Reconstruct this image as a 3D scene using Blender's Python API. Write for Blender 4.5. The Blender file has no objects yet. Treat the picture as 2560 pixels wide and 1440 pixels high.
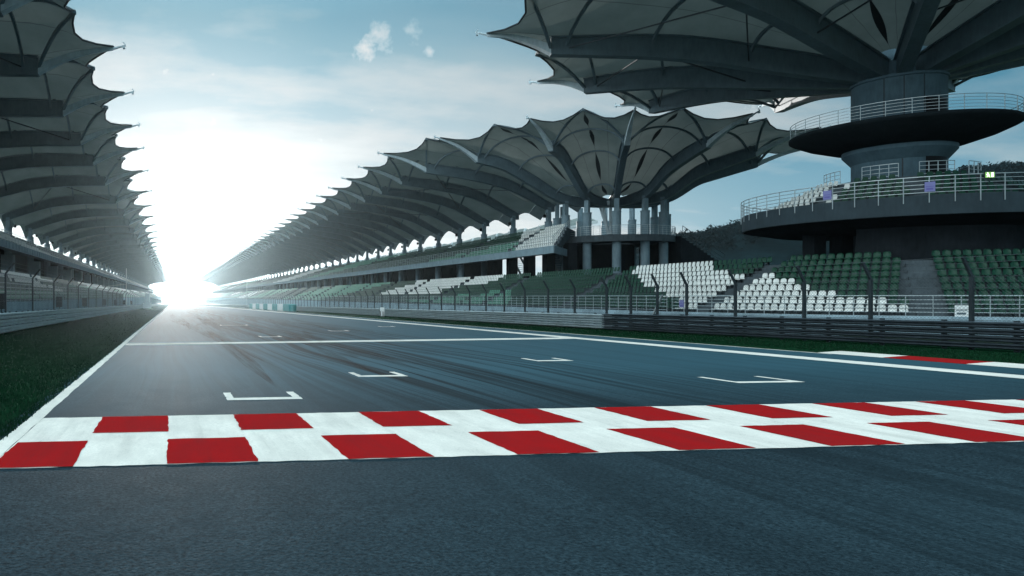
import bpy, math, random
import numpy as np
from mathutils import Vector
R = math.radians
S = 1.2                      # one layout unit is 1.2 m
HC = 1.6                     # eye height in layout units
SUN_EL = 3.2
rng = random.Random(7)
nrng = np.random.default_rng(7)
scene = bpy.context.scene
col = scene.collection

# ------------------------------------------------------------------ helpers
def gz(y):                   # the straight falls gently away from the camera
    return -0.009 * min(max(y, 0.0), 700.0)

def V(*a): return Vector(a)
def lerp(a, b, t): return a + (b - a) * t

def catmull(pts, n):
    P = [pts[0]] + list(pts) + [pts[-1]]
    out = []
    m = len(pts) - 1
    for i in range(n + 1):
        t = i / n * m
        k = min(int(t), m - 1); t -= k
        p0, p1, p2, p3 = P[k], P[k + 1], P[k + 2], P[k + 3]
        out.append(tuple(0.5 * ((2 * b) + (-a + c) * t + (2 * a - 5 * b + 4 * c - d) * t * t + (-a + 3 * b - 3 * c + d) * t ** 3)
                         for a, b, c, d in zip(p0, p1, p2, p3)))
    return out

class MB:
    def __init__(s): s.v = []; s.f = []; s.m = []; s.uv = {}
    def add(s, vs, fs, m=0):
        o = len(s.v); s.v += [tuple(p) for p in vs]
        for f in fs: s.f.append(tuple(i + o for i in f)); s.m.append(m)
        return o
    def box(s, x0, y0, z0, x1, y1, z1, m=0):
        s.add([(x0,y0,z0),(x1,y0,z0),(x1,y1,z0),(x0,y1,z0),(x0,y0,z1),(x1,y0,z1),(x1,y1,z1),(x0,y1,z1)],
              [(0,3,2,1),(4,5,6,7),(0,1,5,4),(1,2,6,5),(2,3,7,6),(3,0,4,7)], m)
    def beam(s, p, q, w, h, m=0):
        p = Vector(p); q = Vector(q); d = (q - p).normalized()
        up = Vector((0,0,1)) if abs(d.z) < 0.95 else Vector((0,1,0))
        a = d.cross(up).normalized(); b = a.cross(d).normalized()
        vs = []
        for c in (p, q):
            for sx, sy in ((-1,-1),(1,-1),(1,1),(-1,1)):
                vs.append(c + a * (sx * w / 2) + b * (sy * h / 2))
        s.add(vs, [(0,1,2,3),(7,6,5,4),(0,4,5,1),(1,5,6,2),(2,6,7,3),(3,7,4,0)], m)
    def tube(s, pts, r, n=6, m=0, caps=True, closed=False):
        pts = [Vector(p) for p in pts]; k = len(pts); vs = []; fs = []
        for i, p in enumerate(pts):
            if closed: d = pts[(i + 1) % k] - pts[i - 1]
            else: d = pts[min(i + 1, k - 1)] - pts[max(i - 1, 0)]
            d.normalize()
            up = Vector((0,0,1)) if abs(d.z) < 0.9 else Vector((0,1,0))
            a = d.cross(up).normalized(); b = a.cross(d).normalized()
            rr = r[i] if isinstance(r, (list, tuple)) else r
            for j in range(n):
                t = 2 * math.pi * (j + 0.5) / n
                vs.append(p + a * (math.cos(t) * rr) + b * (math.sin(t) * rr))
        for i in range(k if closed else k - 1):
            for j in range(n):
                i2 = (i + 1) % k
                fs.append((i*n + j, i*n + (j+1) % n, i2*n + (j+1) % n, i2*n + j))
        if caps and not closed:
            fs.append(tuple(range(n-1, -1, -1))); fs.append(tuple((k-1)*n + j for j in range(n)))
        s.add(vs, fs, m)
    def lathe(s, prof, cx, cy, n=48, m=0, a0=0.0, a1=360.0):
        full = abs(a1 - a0) >= 359.9; k = len(prof); vs = []; fs = []
        cnt = n if full else n + 1
        for i in range(cnt):
            a = R(a0 + (a1 - a0) * i / n)
            for r, z in prof: vs.append((cx + r*math.cos(a), cy + r*math.sin(a), z))
        for i in range(n):
            j = (i + 1) % cnt
            for q in range(k - 1): fs.append((i*k+q, j*k+q, j*k+q+1, i*k+q+1))
        s.add(vs, fs, m)
    def prism(s, poly, y0, y1, m=0):           # (x,z) outline swept along y
        n = len(poly)
        vs = [(x, y0, z) for x, z in poly] + [(x, y1, z) for x, z in poly]
        fs = [(i, (i+1) % n, n + (i+1) % n, n + i) for i in range(n)]
        fs += [tuple(range(n-1, -1, -1)), tuple(range(n, 2*n))]
        s.add(vs, fs, m)
    def quad(s, a, b, c, d, m=0): s.add([a, b, c, d], [(0,1,2,3)], m)
    def grid(s, rows, m=0, uv=None):
        nr, nc = len(rows), len(rows[0])
        o = s.add([p for r_ in rows for p in r_], [(i*nc+j, i*nc+j+1, (i+1)*nc+j+1, (i+1)*nc+j) for i in range(nr-1) for j in range(nc-1)], m)
        if uv:
            for i in range(nr):
                for j in range(nc): s.uv[o + i*nc + j] = uv[i][j]
    def mesh(s, name, mats, smooth=False):
        me = bpy.data.meshes.new(name)
        me.from_pydata([(x*S, y*S, z*S) for x, y, z in s.v], [], s.f)
        for m in (mats if isinstance(mats, (list, tuple)) else [mats]): me.materials.append(m)
        me.polygons.foreach_set('material_index', s.m)
        if smooth: me.polygons.foreach_set('use_smooth', [True]*len(s.f))
        if s.uv:
            ul = me.uv_layers.new(name='UVMap')
            for lp in me.loops:
                if lp.vertex_index in s.uv: ul.data[lp.index].uv = s.uv[lp.vertex_index]
        me.update()
        return me
    def build(s, name, mats, parent=None, smooth=False, loc=None):
        o = bpy.data.objects.new(name, s.mesh(name, mats, smooth)); col.objects.link(o)
        if loc: o.location = (loc[0]*S, loc[1]*S, loc[2]*S)
        if parent: o.parent = parent
        return o

def tag(o, label=None, cat=None, group=None, kind=None):
    if label: o['label'] = label
    if cat: o['category'] = cat
    if group: o['group'] = group
    if kind: o['kind'] = kind
    return o
def empty(name, label, cat, group=None, loc=(0,0,0)):
    o = bpy.data.objects.new(name, None); col.objects.link(o)
    o.location = (loc[0]*S, loc[1]*S, loc[2]*S)
    return tag(o, label, cat, group)
def dup(o, parent=None, off=None):
    c = o.copy(); col.objects.link(c)
    if parent: c.parent = parent
    if off: c.location = (o.location.x + off[0]*S, o.location.y + off[1]*S, o.location.z + off[2]*S)
    return c

# ------------------------------------------------------------------ materials
def newmat(name):
    m = bpy.data.materials.new(name); m.use_nodes = True
    nt = m.node_tree; return m, nt, nt.nodes['Principled BSDF']
def N(nt, t, **k):
    n = nt.nodes.new(t)
    for a, b in k.items(): setattr(n, a, b)
    return n
def ramp(nt, src, stops):
    r = N(nt, 'ShaderNodeValToRGB'); nt.links.new(src, r.inputs[0])
    e = r.color_ramp.elements
    while len(e) < len(stops): e.new(0.5)
    for el, (p, c) in zip(e, stops):
        el.position = p; el.color = (*c, 1) if len(c) == 3 else c
    return r.outputs[0]
def noise(nt, vec, scale, detail=4, rough=0.55):
    n = N(nt, 'ShaderNodeTexNoise'); n.inputs['Scale'].default_value = scale
    n.inputs['Detail'].default_value = detail; n.inputs['Roughness'].default_value = rough
    if vec is not None: nt.links.new(vec, n.inputs['Vector'])
    return n.outputs['Fac']
def mathn(nt, op, a, b=None):
    n = N(nt, 'ShaderNodeMath', operation=op)
    for i, x in enumerate((a, b)):
        if x is None: continue
        if isinstance(x, (int, float)): n.inputs[i].default_value = x
        else: nt.links.new(x, n.inputs[i])
    return n.outputs[0]
def mapr(nt, v, a, b, c=0.0, d=1.0):
    n = N(nt, 'ShaderNodeMapRange'); n.clamp = True
    nt.links.new(v, n.inputs[0])
    for i, x in zip((1,2,3,4), (a,b,c,d)): n.inputs[i].default_value = x
    return n.outputs[0]
def mix(nt, f, a, b, blend='MIX'):
    n = N(nt, 'ShaderNodeMix', data_type='RGBA', blend_type=blend)
    if isinstance(f, (int, float)): n.inputs[0].default_value = f
    else: nt.links.new(f, n.inputs[0])
    for i, x in ((6, a), (7, b)):
        if isinstance(x, tuple): n.inputs[i].default_value = (*x, 1)
        else: nt.links.new(x, n.inputs[i])
    return n.outputs[2]
def objco(nt, scale=(1,1,1)):
    g = N(nt, 'ShaderNodeNewGeometry'); mp = N(nt, 'ShaderNodeMapping')
    mp.inputs['Scale'].default_value = scale
    nt.links.new(g.outputs['Position'], mp.inputs['Vector'])
    return mp.outputs[0]
def bump(nt, h, bs, strength=0.3, dist=0.01):
    b = N(nt, 'ShaderNodeBump'); b.inputs['Strength'].default_value = strength; b.inputs['Distance'].default_value = dist
    nt.links.new(h, b.inputs['Height']); nt.links.new(b.outputs[0], bs.inputs['Normal'])

def simple(name, c, rough=0.5, metal=0.0, var=0.18, scale=0.9, spec=None):
    m, nt, bs = newmat(name)
    f = noise(nt, objco(nt), scale, 5)
    f2 = noise(nt, objco(nt, (1, 1, 0.25)), scale*6, 4)
    k = mathn(nt, 'ADD', mathn(nt, 'MULTIPLY', f, 0.6), mathn(nt, 'MULTIPLY', f2, 0.4))
    lo = tuple(x*(1-var*1.6) for x in c); hi = tuple(min(1, x*(1+var)) for x in c)
    nt.links.new(ramp(nt, k, [(0.3, lo), (0.7, hi)]), bs.inputs['Base Color'])
    bs.inputs['Roughness'].default_value = rough; bs.inputs['Metallic'].default_value = metal
    bs.inputs['Specular IOR Level'].default_value = spec if spec is not None else (0.0 if rough >= .8 else (0.1 if rough >= .5 else 0.22))
    return m

M = {}
M['steel'] = simple('painted steel', (0.10, 0.145, 0.17), 0.45)
M['steel_light'] = simple('pale sky-brightened steel', (0.50, 0.58, 0.62), 0.5)  # pale paint, raised further to put skylight on the fins
M['steel_dark'] = simple('dark steel', (0.035, 0.045, 0.052), 0.45, 0.3)
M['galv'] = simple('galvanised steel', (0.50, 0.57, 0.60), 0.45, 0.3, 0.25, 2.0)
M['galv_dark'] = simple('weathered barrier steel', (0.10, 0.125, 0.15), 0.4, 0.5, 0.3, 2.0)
M['rail'] = simple('railing steel', (0.50, 0.55, 0.57), 0.35, 0.5)
M['column'] = simple('column paint', (0.20, 0.275, 0.315), 0.55)
M['concrete'] = simple('concrete', (0.085, 0.105, 0.118), 0.8, 0, 0.3)
M['concrete_blue'] = simple('painted concrete wall', (0.34, 0.46, 0.53), 0.8, 0, 0.25)
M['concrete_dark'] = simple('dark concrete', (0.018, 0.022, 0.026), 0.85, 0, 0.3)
M['eave'] = simple('backlit-toned eave sheet', (0.42, 0.48, 0.50), 0.6)  # sky shining through from behind is put into this colour
M['shaft'] = simple('shade-toned tower shaft', (0.075, 0.125, 0.155), 0.6)  # darkened so the colour carries the tower's shade
M['rim_shaded'] = simple('shade-toned tower rim', (0.040, 0.058, 0.070), 0.6)  # rim tone lowered, shade of the tower painted in
M['seat_white'] = simple('white plastic', (0.78, 0.79, 0.76), 0.35, 0, 0.08)
M['seat_green'] = simple('dark green plastic', (0.007, 0.052, 0.030), 0.35, 0, 0.2)
M['seat_sunlit'] = simple('sunlit-toned green plastic', (0.10, 0.30, 0.21), 0.35, 0, 0.2)  # green seats with sunlight put into the colour
M['black'] = simple('black plastic', (0.008, 0.008, 0.01), 0.5)
M['wire'] = simple('wire', (0.09, 0.105, 0.115), 0.5, 0.4)
M['cable'] = simple('edge cable', (0.03, 0.035, 0.04), 0.6)
M['teal'] = simple('teal paint', (0.03, 0.26, 0.28), 0.5)
M['whitep'] = simple('white paint panel', (0.8, 0.82, 0.82), 0.5, 0, 0.08)
M['paper'] = simple('lilac paper', (0.24, 0.24, 0.50), 0.7, 0, 0.05)
M['ink'] = simple('ink', (0.16, 0.15, 0.42), 0.7, 0, 0.05)
M['leaf'] = simple('leaf', (0.04, 0.10, 0.045), 0.6, 0, 0.4, 3)
M['bark'] = simple('bark', (0.10, 0.075, 0.05), 0.9)
M['hill'] = simple('hill wood', (0.007, 0.016, 0.019), 0.9, 0, 0.5, 0.06)
M['dirt'] = simple('far ground', (0.05, 0.075, 0.05), 0.95, 0, 0.3, 0.2)

def fabric():
    m, nt, bs = newmat('canopy fabric')
    uv = N(nt, 'ShaderNodeUVMap'); sx = N(nt, 'ShaderNodeSeparateXYZ'); nt.links.new(uv.outputs[0], sx.inputs[0])
    fr = mathn(nt, 'FRACT', mathn(nt, 'ADD', mathn(nt, 'MULTIPLY', sx.outputs[0], 4.0), 0.5))
    seam = mapr(nt, mathn(nt, 'ABSOLUTE', mathn(nt, 'SUBTRACT', fr, 0.5)), 0.012, 0.022, 1.0, 0.0)
    n1 = noise(nt, objco(nt, (1, 1, 1)), 0.35, 6, 0.6)
    base = ramp(nt, n1, [(0.3, (0.18, 0.205, 0.195)), (0.7, (0.25, 0.275, 0.26))])
    c = mix(nt, mathn(nt, 'MULTIPLY', seam, 0.75), base, (0.10, 0.11, 0.11))
    nt.links.new(c, bs.inputs['Base Color']); bs.inputs['Roughness'].default_value = 0.7; bs.inputs['Specular IOR Level'].default_value = 0.06
    tr = N(nt, 'ShaderNodeBsdfTranslucent'); nt.links.new(c, tr.inputs['Color'])
    ms = N(nt, 'ShaderNodeMixShader'); ms.inputs[0].default_value = 0.14
    nt.links.new(bs.outputs[0], ms.inputs[1]); nt.links.new(tr.outputs[0], ms.inputs[2])
    nt.links.new(ms.outputs[0], nt.nodes['Material Output'].inputs['Surface'])
    return m
M['fabric'] = fabric()

def asphalt():
    m, nt, bs = newmat('asphalt')
    p = objco(nt)
    fine = noise(nt, p, 26, 4, 0.75); vor = N(nt, 'ShaderNodeTexVoronoi'); vor.inputs['Scale'].default_value = 40
    nt.links.new(p, vor.inputs['Vector'])
    mid = noise(nt, p, 2.2, 6, 0.6); big = noise(nt, p, 0.14, 4)
    # tyre streaks run along the straight, bunched on the racing line
    wob = noise(nt, objco(nt, (0.10, 0.014, 0)), 1.0, 3)
    sp = N(nt, 'ShaderNodeSeparateXYZ'); nt.links.new(p, sp.inputs[0])
    xw = mathn(nt, 'ADD', sp.outputs[0], mathn(nt, 'MULTIPLY', mathn(nt, 'SUBTRACT', wob, 0.5), 8.0))
    cx = N(nt, 'ShaderNodeCombineXYZ')
    nt.links.new(mathn(nt, 'MULTIPLY', xw, 2.3), cx.inputs[0]); nt.links.new(mathn(nt, 'MULTIPLY', sp.outputs[1], 0.022), cx.inputs[1])
    st = noise(nt, cx.outputs[0], 1.0, 9, 0.72)
    band = mathn(nt, 'MULTIPLY', mapr(nt, xw, 1.5, 5.0), mapr(nt, xw, 14.5, 8.0))
    bandw = mathn(nt, 'ADD', mathn(nt, 'MULTIPLY', band, 0.8), 0.2)
    streak = mathn(nt, 'MULTIPLY', mathn(nt, 'MULTIPLY', mapr(nt, st, 0.45, 0.56), bandw), mapr(nt, sp.outputs[1], 9.0, 17.0, 0.45, 1.0))
    base = ramp(nt, fine, [(0.34, (0.002, 0.005, 0.007)), (0.66, (0.036, 0.062, 0.078))])
    base = mix(nt, mapr(nt, mid, 0.35, 0.7, 0.0, 0.45), base, (0.010, 0.017, 0.022))
    base = mix(nt, mapr(nt, big, 0.35, 0.7, 0.0, 0.4), base, (0.034, 0.062, 0.078))
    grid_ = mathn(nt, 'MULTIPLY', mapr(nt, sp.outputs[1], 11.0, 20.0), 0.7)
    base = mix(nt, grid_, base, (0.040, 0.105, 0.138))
    base = mix(nt, mathn(nt, 'MULTIPLY', streak, 0.88), base, (0.006, 0.011, 0.014))
    nt.links.new(base, bs.inputs['Base Color'])
    rg = mathn(nt, 'ADD', mapr(nt, mid, 0.3, 0.7, 0.86, 0.92), mathn(nt, 'MULTIPLY', streak, -0.05))
    nt.links.new(rg, bs.inputs['Roughness']); bs.inputs['Specular IOR Level'].default_value = 0.008
    h = mathn(nt, 'ADD', fine, mathn(nt, 'MULTIPLY', vor.outputs['Distance'], 0.8))
    bump(nt, h, bs, 0.35, 0.008)
    return m
M['asphalt'] = asphalt()

def paint(name, c, wear=0.5):
    m, nt, bs = newmat(name)
    p = objco(nt)
    f = noise(nt, p, 26, 4, 0.75); g = noise(nt, objco(nt, (1, 0.35, 1)), 2.4, 6, 0.65)
    st = noise(nt, objco(nt, (2.6, 0.07, 1)), 1.0, 8, 0.7); blot = noise(nt, p, 0.9, 5, 0.6)
    w = mathn(nt, 'MULTIPLY', mapr(nt, f, 0.52, 0.66), mapr(nt, g, 0.40, 0.72))
    d = ramp(nt, g, [(0.3, c), (0.75, tuple(x*0.80 for x in c))])
    d = mix(nt, mapr(nt, f, 0.35, 0.65, 0.22, 0.0), d, (0.05, 0.055, 0.06))
    d = mix(nt, mathn(nt, 'MULTIPLY', mapr(nt, st, 0.50, 0.66), mapr(nt, blot, 0.38, 0.62, 0.03, 0.20)), d, (0.03, 0.032, 0.035))
    nt.links.new(mix(nt, mathn(nt, 'MULTIPLY', w, wear), d, (0.06, 0.065, 0.07)), bs.inputs['Base Color'])
    bs.inputs['Roughness'].default_value = 0.8; bs.inputs['Specular IOR Level'].default_value = 0.0
    bump(nt, f, bs, 0.35, 0.006)
    return m
M['line'] = paint('white road paint', (0.90, 0.83, 0.755), 0.6)
M['redpaint'] = paint('red road paint', (0.38, 0.006, 0.007), 0.45)

def grassmat(name, lo, hi):
    m, nt, bs = newmat(name)
    f = noise(nt, objco(nt), 1.1, 6, 0.65); g = noise(nt, objco(nt), 22, 3)
    k = mathn(nt, 'ADD', mathn(nt, 'MULTIPLY', f, 0.65), mathn(nt, 'MULTIPLY', g, 0.35))
    nt.links.new(ramp(nt, k, [(0.32, lo), (0.68, hi)]), bs.inputs['Base Color'])
    bs.inputs['Roughness'].default_value = 0.75; bs.inputs['Specular IOR Level'].default_value = 0.0
    bump(nt, g, bs, 0.5, 0.03)
    return m
M['grass'] = grassmat('grass', (0.002, 0.016, 0.007), (0.009, 0.040, 0.018))
M['blade'] = grassmat('grass blade', (0.003, 0.019, 0.009), (0.011, 0.044, 0.020))

def emit(name, c, s):
    m, nt, bs = newmat(name)
    bs.inputs['Emission Color'].default_value = (*c, 1); bs.inputs['Emission Strength'].default_value = s
    bs.inputs['Base Color'].default_value = (*c, 1)
    return m
M['exit_green'] = emit('lit green sign', (0.20, 0.42, 0.10), 0.16)
M['exit_white'] = emit('lit white sign', (0.95, 1.0, 0.85), 0.4)
M['lamp'] = emit('small lamp', (1.0, 0.95, 0.8), 1.5)

# ------------------------------------------------------------------ camera
F = 1800.0
cam = bpy.data.cameras.new('camera'); co = bpy.data.objects.new('camera', cam); col.objects.link(co)
cam.sensor_width = 36; cam.lens = F/2560*36
cam.shift_x = 640/2560; cam.shift_y = 21/2560
cam.clip_start = 0.05; cam.clip_end = 12000
co.location = (0, 0, HC*S); co.rotation_euler = (R(90), 0, R(-6.65))
scene.camera = co

# ------------------------------------------------------------------ world and sun
def world():
    w = bpy.data.worlds.new('World'); scene.world = w; w.use_nodes = True
    nt = w.node_tree; bg = nt.nodes['Background']
    sky = N(nt, 'ShaderNodeTexSky', sky_type='NISHITA'); sky.sun_disc = False
    sky.sun_elevation = R(SUN_EL); sky.sun_rotation = 0.0
    sky.air_density = 1.0; sky.dust_density = 1.6; sky.ozone_density = 3.0
    bw = N(nt, 'ShaderNodeRGBToBW'); nt.links.new(sky.outputs[0], bw.inputs[0])
    lum = bw.outputs[0]
    # thin clouds, laid on the sky's own directions
    tc = N(nt, 'ShaderNodeTexCoord'); d = tc.outputs['Generated']
    sp = N(nt, 'ShaderNodeSeparateXYZ'); nt.links.new(d, sp.inputs[0])
    den = mathn(nt, 'ADD', mathn(nt, 'MAXIMUM', sp.outputs[2], 0.0), 0.16)
    cx = N(nt, 'ShaderNodeCombineXYZ')
    nt.links.new(mathn(nt, 'DIVIDE', sp.outputs[0], den), cx.inputs[0]); nt.links.new(mathn(nt, 'DIVIDE', sp.outputs[1], den), cx.inputs[1])
    mp = N(nt, 'ShaderNodeMapping'); mp.inputs['Rotation'].default_value = (0, 0, R(-28)); mp.inputs['Scale'].default_value = (0.55, 1.5, 1)
    mp.inputs['Location'].default_value = (3.1, 0.7, 0)
    nt.links.new(cx.outputs[0], mp.inputs['Vector'])
    c1 = noise(nt, mp.outputs[0], 0.9, 9, 0.55); c2 = noise(nt, cx.outputs[0], 3.2, 8, 0.6)
    cl = mathn(nt, 'ADD', mathn(nt, 'MULTIPLY', c1, 0.8), mathn(nt, 'MULTIPLY', c2, 0.2))
    cl = mapr(nt, cl, CL_LO, CL_HI)
    fd = N(nt, 'ShaderNodeVectorMath', operation='DISTANCE'); nt.links.new(d, fd.inputs[0]); fd.inputs[1].default_value = skydir(1330, 250)
    far_bank = mathn(nt, 'MULTIPLY', mapr(nt, fd.outputs['Value'], 0.04, 0.27, 1.0, 0.0), mapr(nt, c1, 0.34, 0.56, 0.25, 1.0))
    cl = mathn(nt, 'MAXIMUM', cl, mathn(nt, 'MULTIPLY', far_bank, 0.6))
    def blob(v, r0, r1, t0, t1):
        vd = N(nt, 'ShaderNodeVectorMath', operation='DISTANCE'); nt.links.new(d, vd.inputs[0]); vd.inputs[1].default_value = v
        k = mathn(nt, 'ADD', mapr(nt, vd.outputs['Value'], r0, r1, 1.0, 0.0), mathn(nt, 'MULTIPLY', mathn(nt, 'SUBTRACT', noise(nt, d, 26, 9, 0.68), 0.5), 2.6))
        return mapr(nt, k, t0, t1)
    mx = lambda a, b: mathn(nt, 'MAXIMUM', a, b)
    puff = mx(blob(skydir(912, 116), 0.0, 0.030, 0.42, 0.95), mathn(nt, 'MULTIPLY', blob(skydir(948, 90), 0.0, 0.032, 0.50, 1.15), 0.8))
    puff = mx(puff, mathn(nt, 'MULTIPLY', mx(blob(skydir(1030, 75), 0.0, 0.034, 0.62, 1.3), blob(skydir(1075, 132), 0.0, 0.014, 0.55, 1.1)), 0.6))
    x = mathn(nt, 'MULTIPLY', mathn(nt, 'POWER', lum, SKY_POW), SKY_MUL)
    x = mathn(nt, 'ADD', x, mapr(nt, sp.outputs[2], 0.0, 0.17, SKY_HOR, 0.0))
    x = mathn(nt, 'MULTIPLY', x, mapr(nt, cl, 0.0, 1.0, 0.82, 1.7))
    x = mathn(nt, 'MULTIPLY', x, mapr(nt, puff, 0.0, 1.0, 1.0, 2.6))
    A = 0.95                                  # the eye of the sun burns out softly
    sh = mathn(nt, 'MULTIPLY', mathn(nt, 'SUBTRACT', 1.0, mathn(nt, 'POWER', 2.71828, mathn(nt, 'MULTIPLY', x, -1/A))), A)
    tint = ramp(nt, mathn(nt, 'MULTIPLY', sh, 1/A), [(0.0, (0.13, 0.60, 0.96)), (0.20, (0.20, 0.66, 0.96)), (0.45, (0.38, 0.635, 0.76)), (0.75, (0.55, 0.605, 0.62)), (1.0, (0.60, 0.60, 0.585))])
    tint = mix(nt, mathn(nt, 'MULTIPLY', mathn(nt, 'MAXIMUM', cl, puff), 0.55), tint, (0.58, 0.60, 0.60))
    v = N(nt, 'ShaderNodeVectorMath', operation='SCALE'); nt.links.new(tint, v.inputs[0])
    nt.links.new(mathn(nt, 'MULTIPLY', sh, 1.667/0.43), v.inputs['Scale'])
    out = v.outputs[0]
    # added sky fill: unseen bright overcast high overhead, there to light the ground
    zenith_fill = mapr(nt, sp.outputs[2], 0.36, 0.72)
    vn = mapr(nt, noise(nt, d, 2.2, 6, 0.55), 0.25, 0.75, 0.7, 1.15)
    vc = N(nt, 'ShaderNodeVectorMath', operation='SCALE'); vc.inputs[0].default_value = ZENITH_FILL; nt.links.new(vn, vc.inputs['Scale'])
    out = mix(nt, zenith_fill, out, vc.outputs[0])
    # added sky fill out of view, over the opposite stand and behind, brightening seats
    dp = N(nt, 'ShaderNodeVectorMath', operation='DOT_PRODUCT'); nt.links.new(d, dp.inputs[0]); dp.inputs[1].default_value = Vector((-.85, -.35, .38)).normalized()
    side_fill = mathn(nt, 'MULTIPLY', mapr(nt, dp.outputs['Value'], 0.38, 0.85), vn)
    bc = N(nt, 'ShaderNodeVectorMath', operation='SCALE'); bc.inputs[0].default_value = SIDE_FILL; bc.inputs['Scale'].default_value = 1.0
    out = mix(nt, side_fill, out, bc.outputs[0])
    nt.links.new(out, bg.inputs[0]); bg.inputs[1].default_value = SKY_STR
    return w
def skydir(px, py):
    xc, zc, dz = (px-640)/F, 1.0, (741-py)/F
    return tuple(Vector((.9933*xc + .1158*zc, .9933*zc - .1158*xc, dz)).normalized())
SKY_STR, SKY_POW, SKY_MUL, SKY_HOR, CL_LO, CL_HI = 0.10, 1.04, 0.285, 0.36, 0.45, 0.62
ZENITH_FILL = (1.6, 2.6, 3.0); SIDE_FILL = (4.3, 5.2, 5.5)
world()
sl = bpy.data.lights.new('sun', 'SUN'); so = bpy.data.objects.new('sun', sl); col.objects.link(so)
sl.energy = 1.05; sl.angle = R(0.53); sl.color = (1.0, 0.98, 0.94)
so.rotation_euler = (-R(90 - SUN_EL), 0, 0); so.location = (0, 60, 60)
vs = scene.view_settings
vs.view_transform = 'Standard'; vs.look = 'None'; vs.gamma = 1; vs.exposure = 2.2; vs.use_curve_mapping = False

# ------------------------------------------------------------------ ground, track, markings
YS = [-60, 0] + list(range(25, 700, 25)) + [700]
def sheet(mb, xa, xb, lift, ys=YS, m=0):
    for a, b in zip(ys[:-1], ys[1:]):
        mb.quad((xa, a, gz(a)+lift), (xb, a, gz(a)+lift), (xb, b, gz(b)+lift), (xa, b, gz(b)+lift), m)
mb = MB()
for a, b in zip([-1500] + YS, YS + [3200]):
    for xa, xb in ((-3000, -300), (-300, -60), (-60, 60), (60, 300), (300, 3000)):
        mb.quad((xa, a, gz(a)-0.012), (xb, a, gz(a)-0.012), (xb, b, gz(b)-0.012), (xa, b, gz(b)-0.012))
tag(mb.build('ground', M['dirt']), kind='structure')
mb = MB(); sheet(mb, -9.4, -1.6, -0.005); sheet(mb, 19.9, 30.0, -0.005)
tag(mb.build('grass_verge', M['grass']), kind='structure')

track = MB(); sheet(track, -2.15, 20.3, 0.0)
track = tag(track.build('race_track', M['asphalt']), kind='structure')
L = 0.004
def strip(name, xa, xb, y0, y1, m='line', lift=L, jit=0.012, step=0.35, parent=None):
    mb = MB(); n = max(2, int(min(y1 - y0, 60)/step)); prev = None
    ys = [y0 + (min(y1, y0+60) - y0)*i/n for i in range(n+1)]
    if y1 > y0 + 60: ys += [y0 + 60 + (y1-y0-60)*i/40 for i in range(1, 41)]
    for y in ys:
        cur = (xa(y) if callable(xa) else xa) + rng.uniform(-jit, jit), (xb(y) if callable(xb) else xb) + rng.uniform(-jit, jit), y
        if prev:
            mb.quad((prev[0], prev[2], gz(prev[2])+lift), (prev[1], prev[2], gz(prev[2])+lift),
                    (cur[1], cur[2], gz(cur[2])+lift), (cur[0], cur[2], gz(cur[2])+lift))
        prev = cur
    return mb.build(name, M[m], parent or track)
strip('edge_line', -1.97, -1.78, -20, 690, lift=2*L, jit=0.010)
strip('edge_line', 17.62, 18.42, -20, 690, lift=L)
strip('edge_line', 20.12, 20.26, 20, 690, lift=L, jit=0.02)
# line across the straight, slightly skewed
mb = MB()
for i in range(60):
    x0, x1 = lerp(-1.77, 17.74, i/60), lerp(-1.77, 17.74, (i+1)/60)
    f = lambda x: 27.6 + (x + 1.78)*0.118
    j = [rng.uniform(-.04, .04) for _ in range(4)]
    mb.quad((x0, f(x0), gz(f(x0))+L), (x1, f(x1), gz(f(x1))+L), (x1, f(x1)+1.15, gz(f(x1)+1.15)+L), (x0, f(x0)+1.15, gz(f(x0)+1.15)+L))
mb.build('cross_line', M['line'], track)
# start and finish chequer: white band with two rows of red blocks
def jrect(mb, x0, x1, y0, y1, z, j, step=0.11):
    def edge(ax, ay, bx, by):
        n = max(2, int(math.hypot(bx-ax, by-ay)/step))
        return [(lerp(ax,bx,i/n) + rng.uniform(-j,j), lerp(ay,by,i/n) + rng.uniform(-j,j)) for i in range(n)]
    pts = edge(x0,y0,x1,y0) + edge(x1,y0,x1,y1) + edge(x1,y1,x0,y1) + edge(x0,y1,x0,y0)
    mb.add([(x, y, gz(y)+z) for x, y in pts], [tuple(range(len(pts)))])
mb = MB()
for i in range(22): jrect(mb, -1.775 + i*0.915, -1.775 + (i+1)*0.915 - 0.0005, 7.2, 10.27, L, 0.0)
band = MB()
xs = [-1.775 + 19.6*i/160 for i in range(161)]
lo = [7.18 + rng.uniform(-.014, .014) for _ in xs]; hi = [10.27 + rng.uniform(-.014, .014) for _ in xs]
for i in range(160):
    band.quad((xs[i], lo[i], gz(lo[i])+L), (xs[i+1], lo[i+1], gz(lo[i+1])+L), (xs[i+1], hi[i+1], gz(hi[i+1])+L), (xs[i], hi[i], gz(hi[i])+L))
cb = band.build('chequered_band', M['line'], track)
P = 0.915
for k in range(-1, 10):
    x = -0.05 + 2*k*P
    mb = MB(); jrect(mb, max(x, -1.76), x+P, 7.19, 8.50, 2*L, 0.010); mb.build('red_block', M['redpaint'], cb)
for k in range(0, 10):
    x = -0.05 - P + 2*k*P
    mb = MB(); jrect(mb, x, x+P, 9.0, 10.25, 2*L, 0.010); mb.build('red_block', M['redpaint'], cb)
def gridbox(x0, x1, y, ln=1.0, t=0.28, w=0.13):
    mb = MB()
    jrect(mb, x0, x1, y, y+t, L, 0.008)
    jrect(mb, x0, x0+w, y+t+.001, y+ln, L, 0.008); jrect(mb, x1-w, x1, y+t+.001, y+ln, L, 0.008)
    mb.build('grid_box', M['line'], track)
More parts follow.
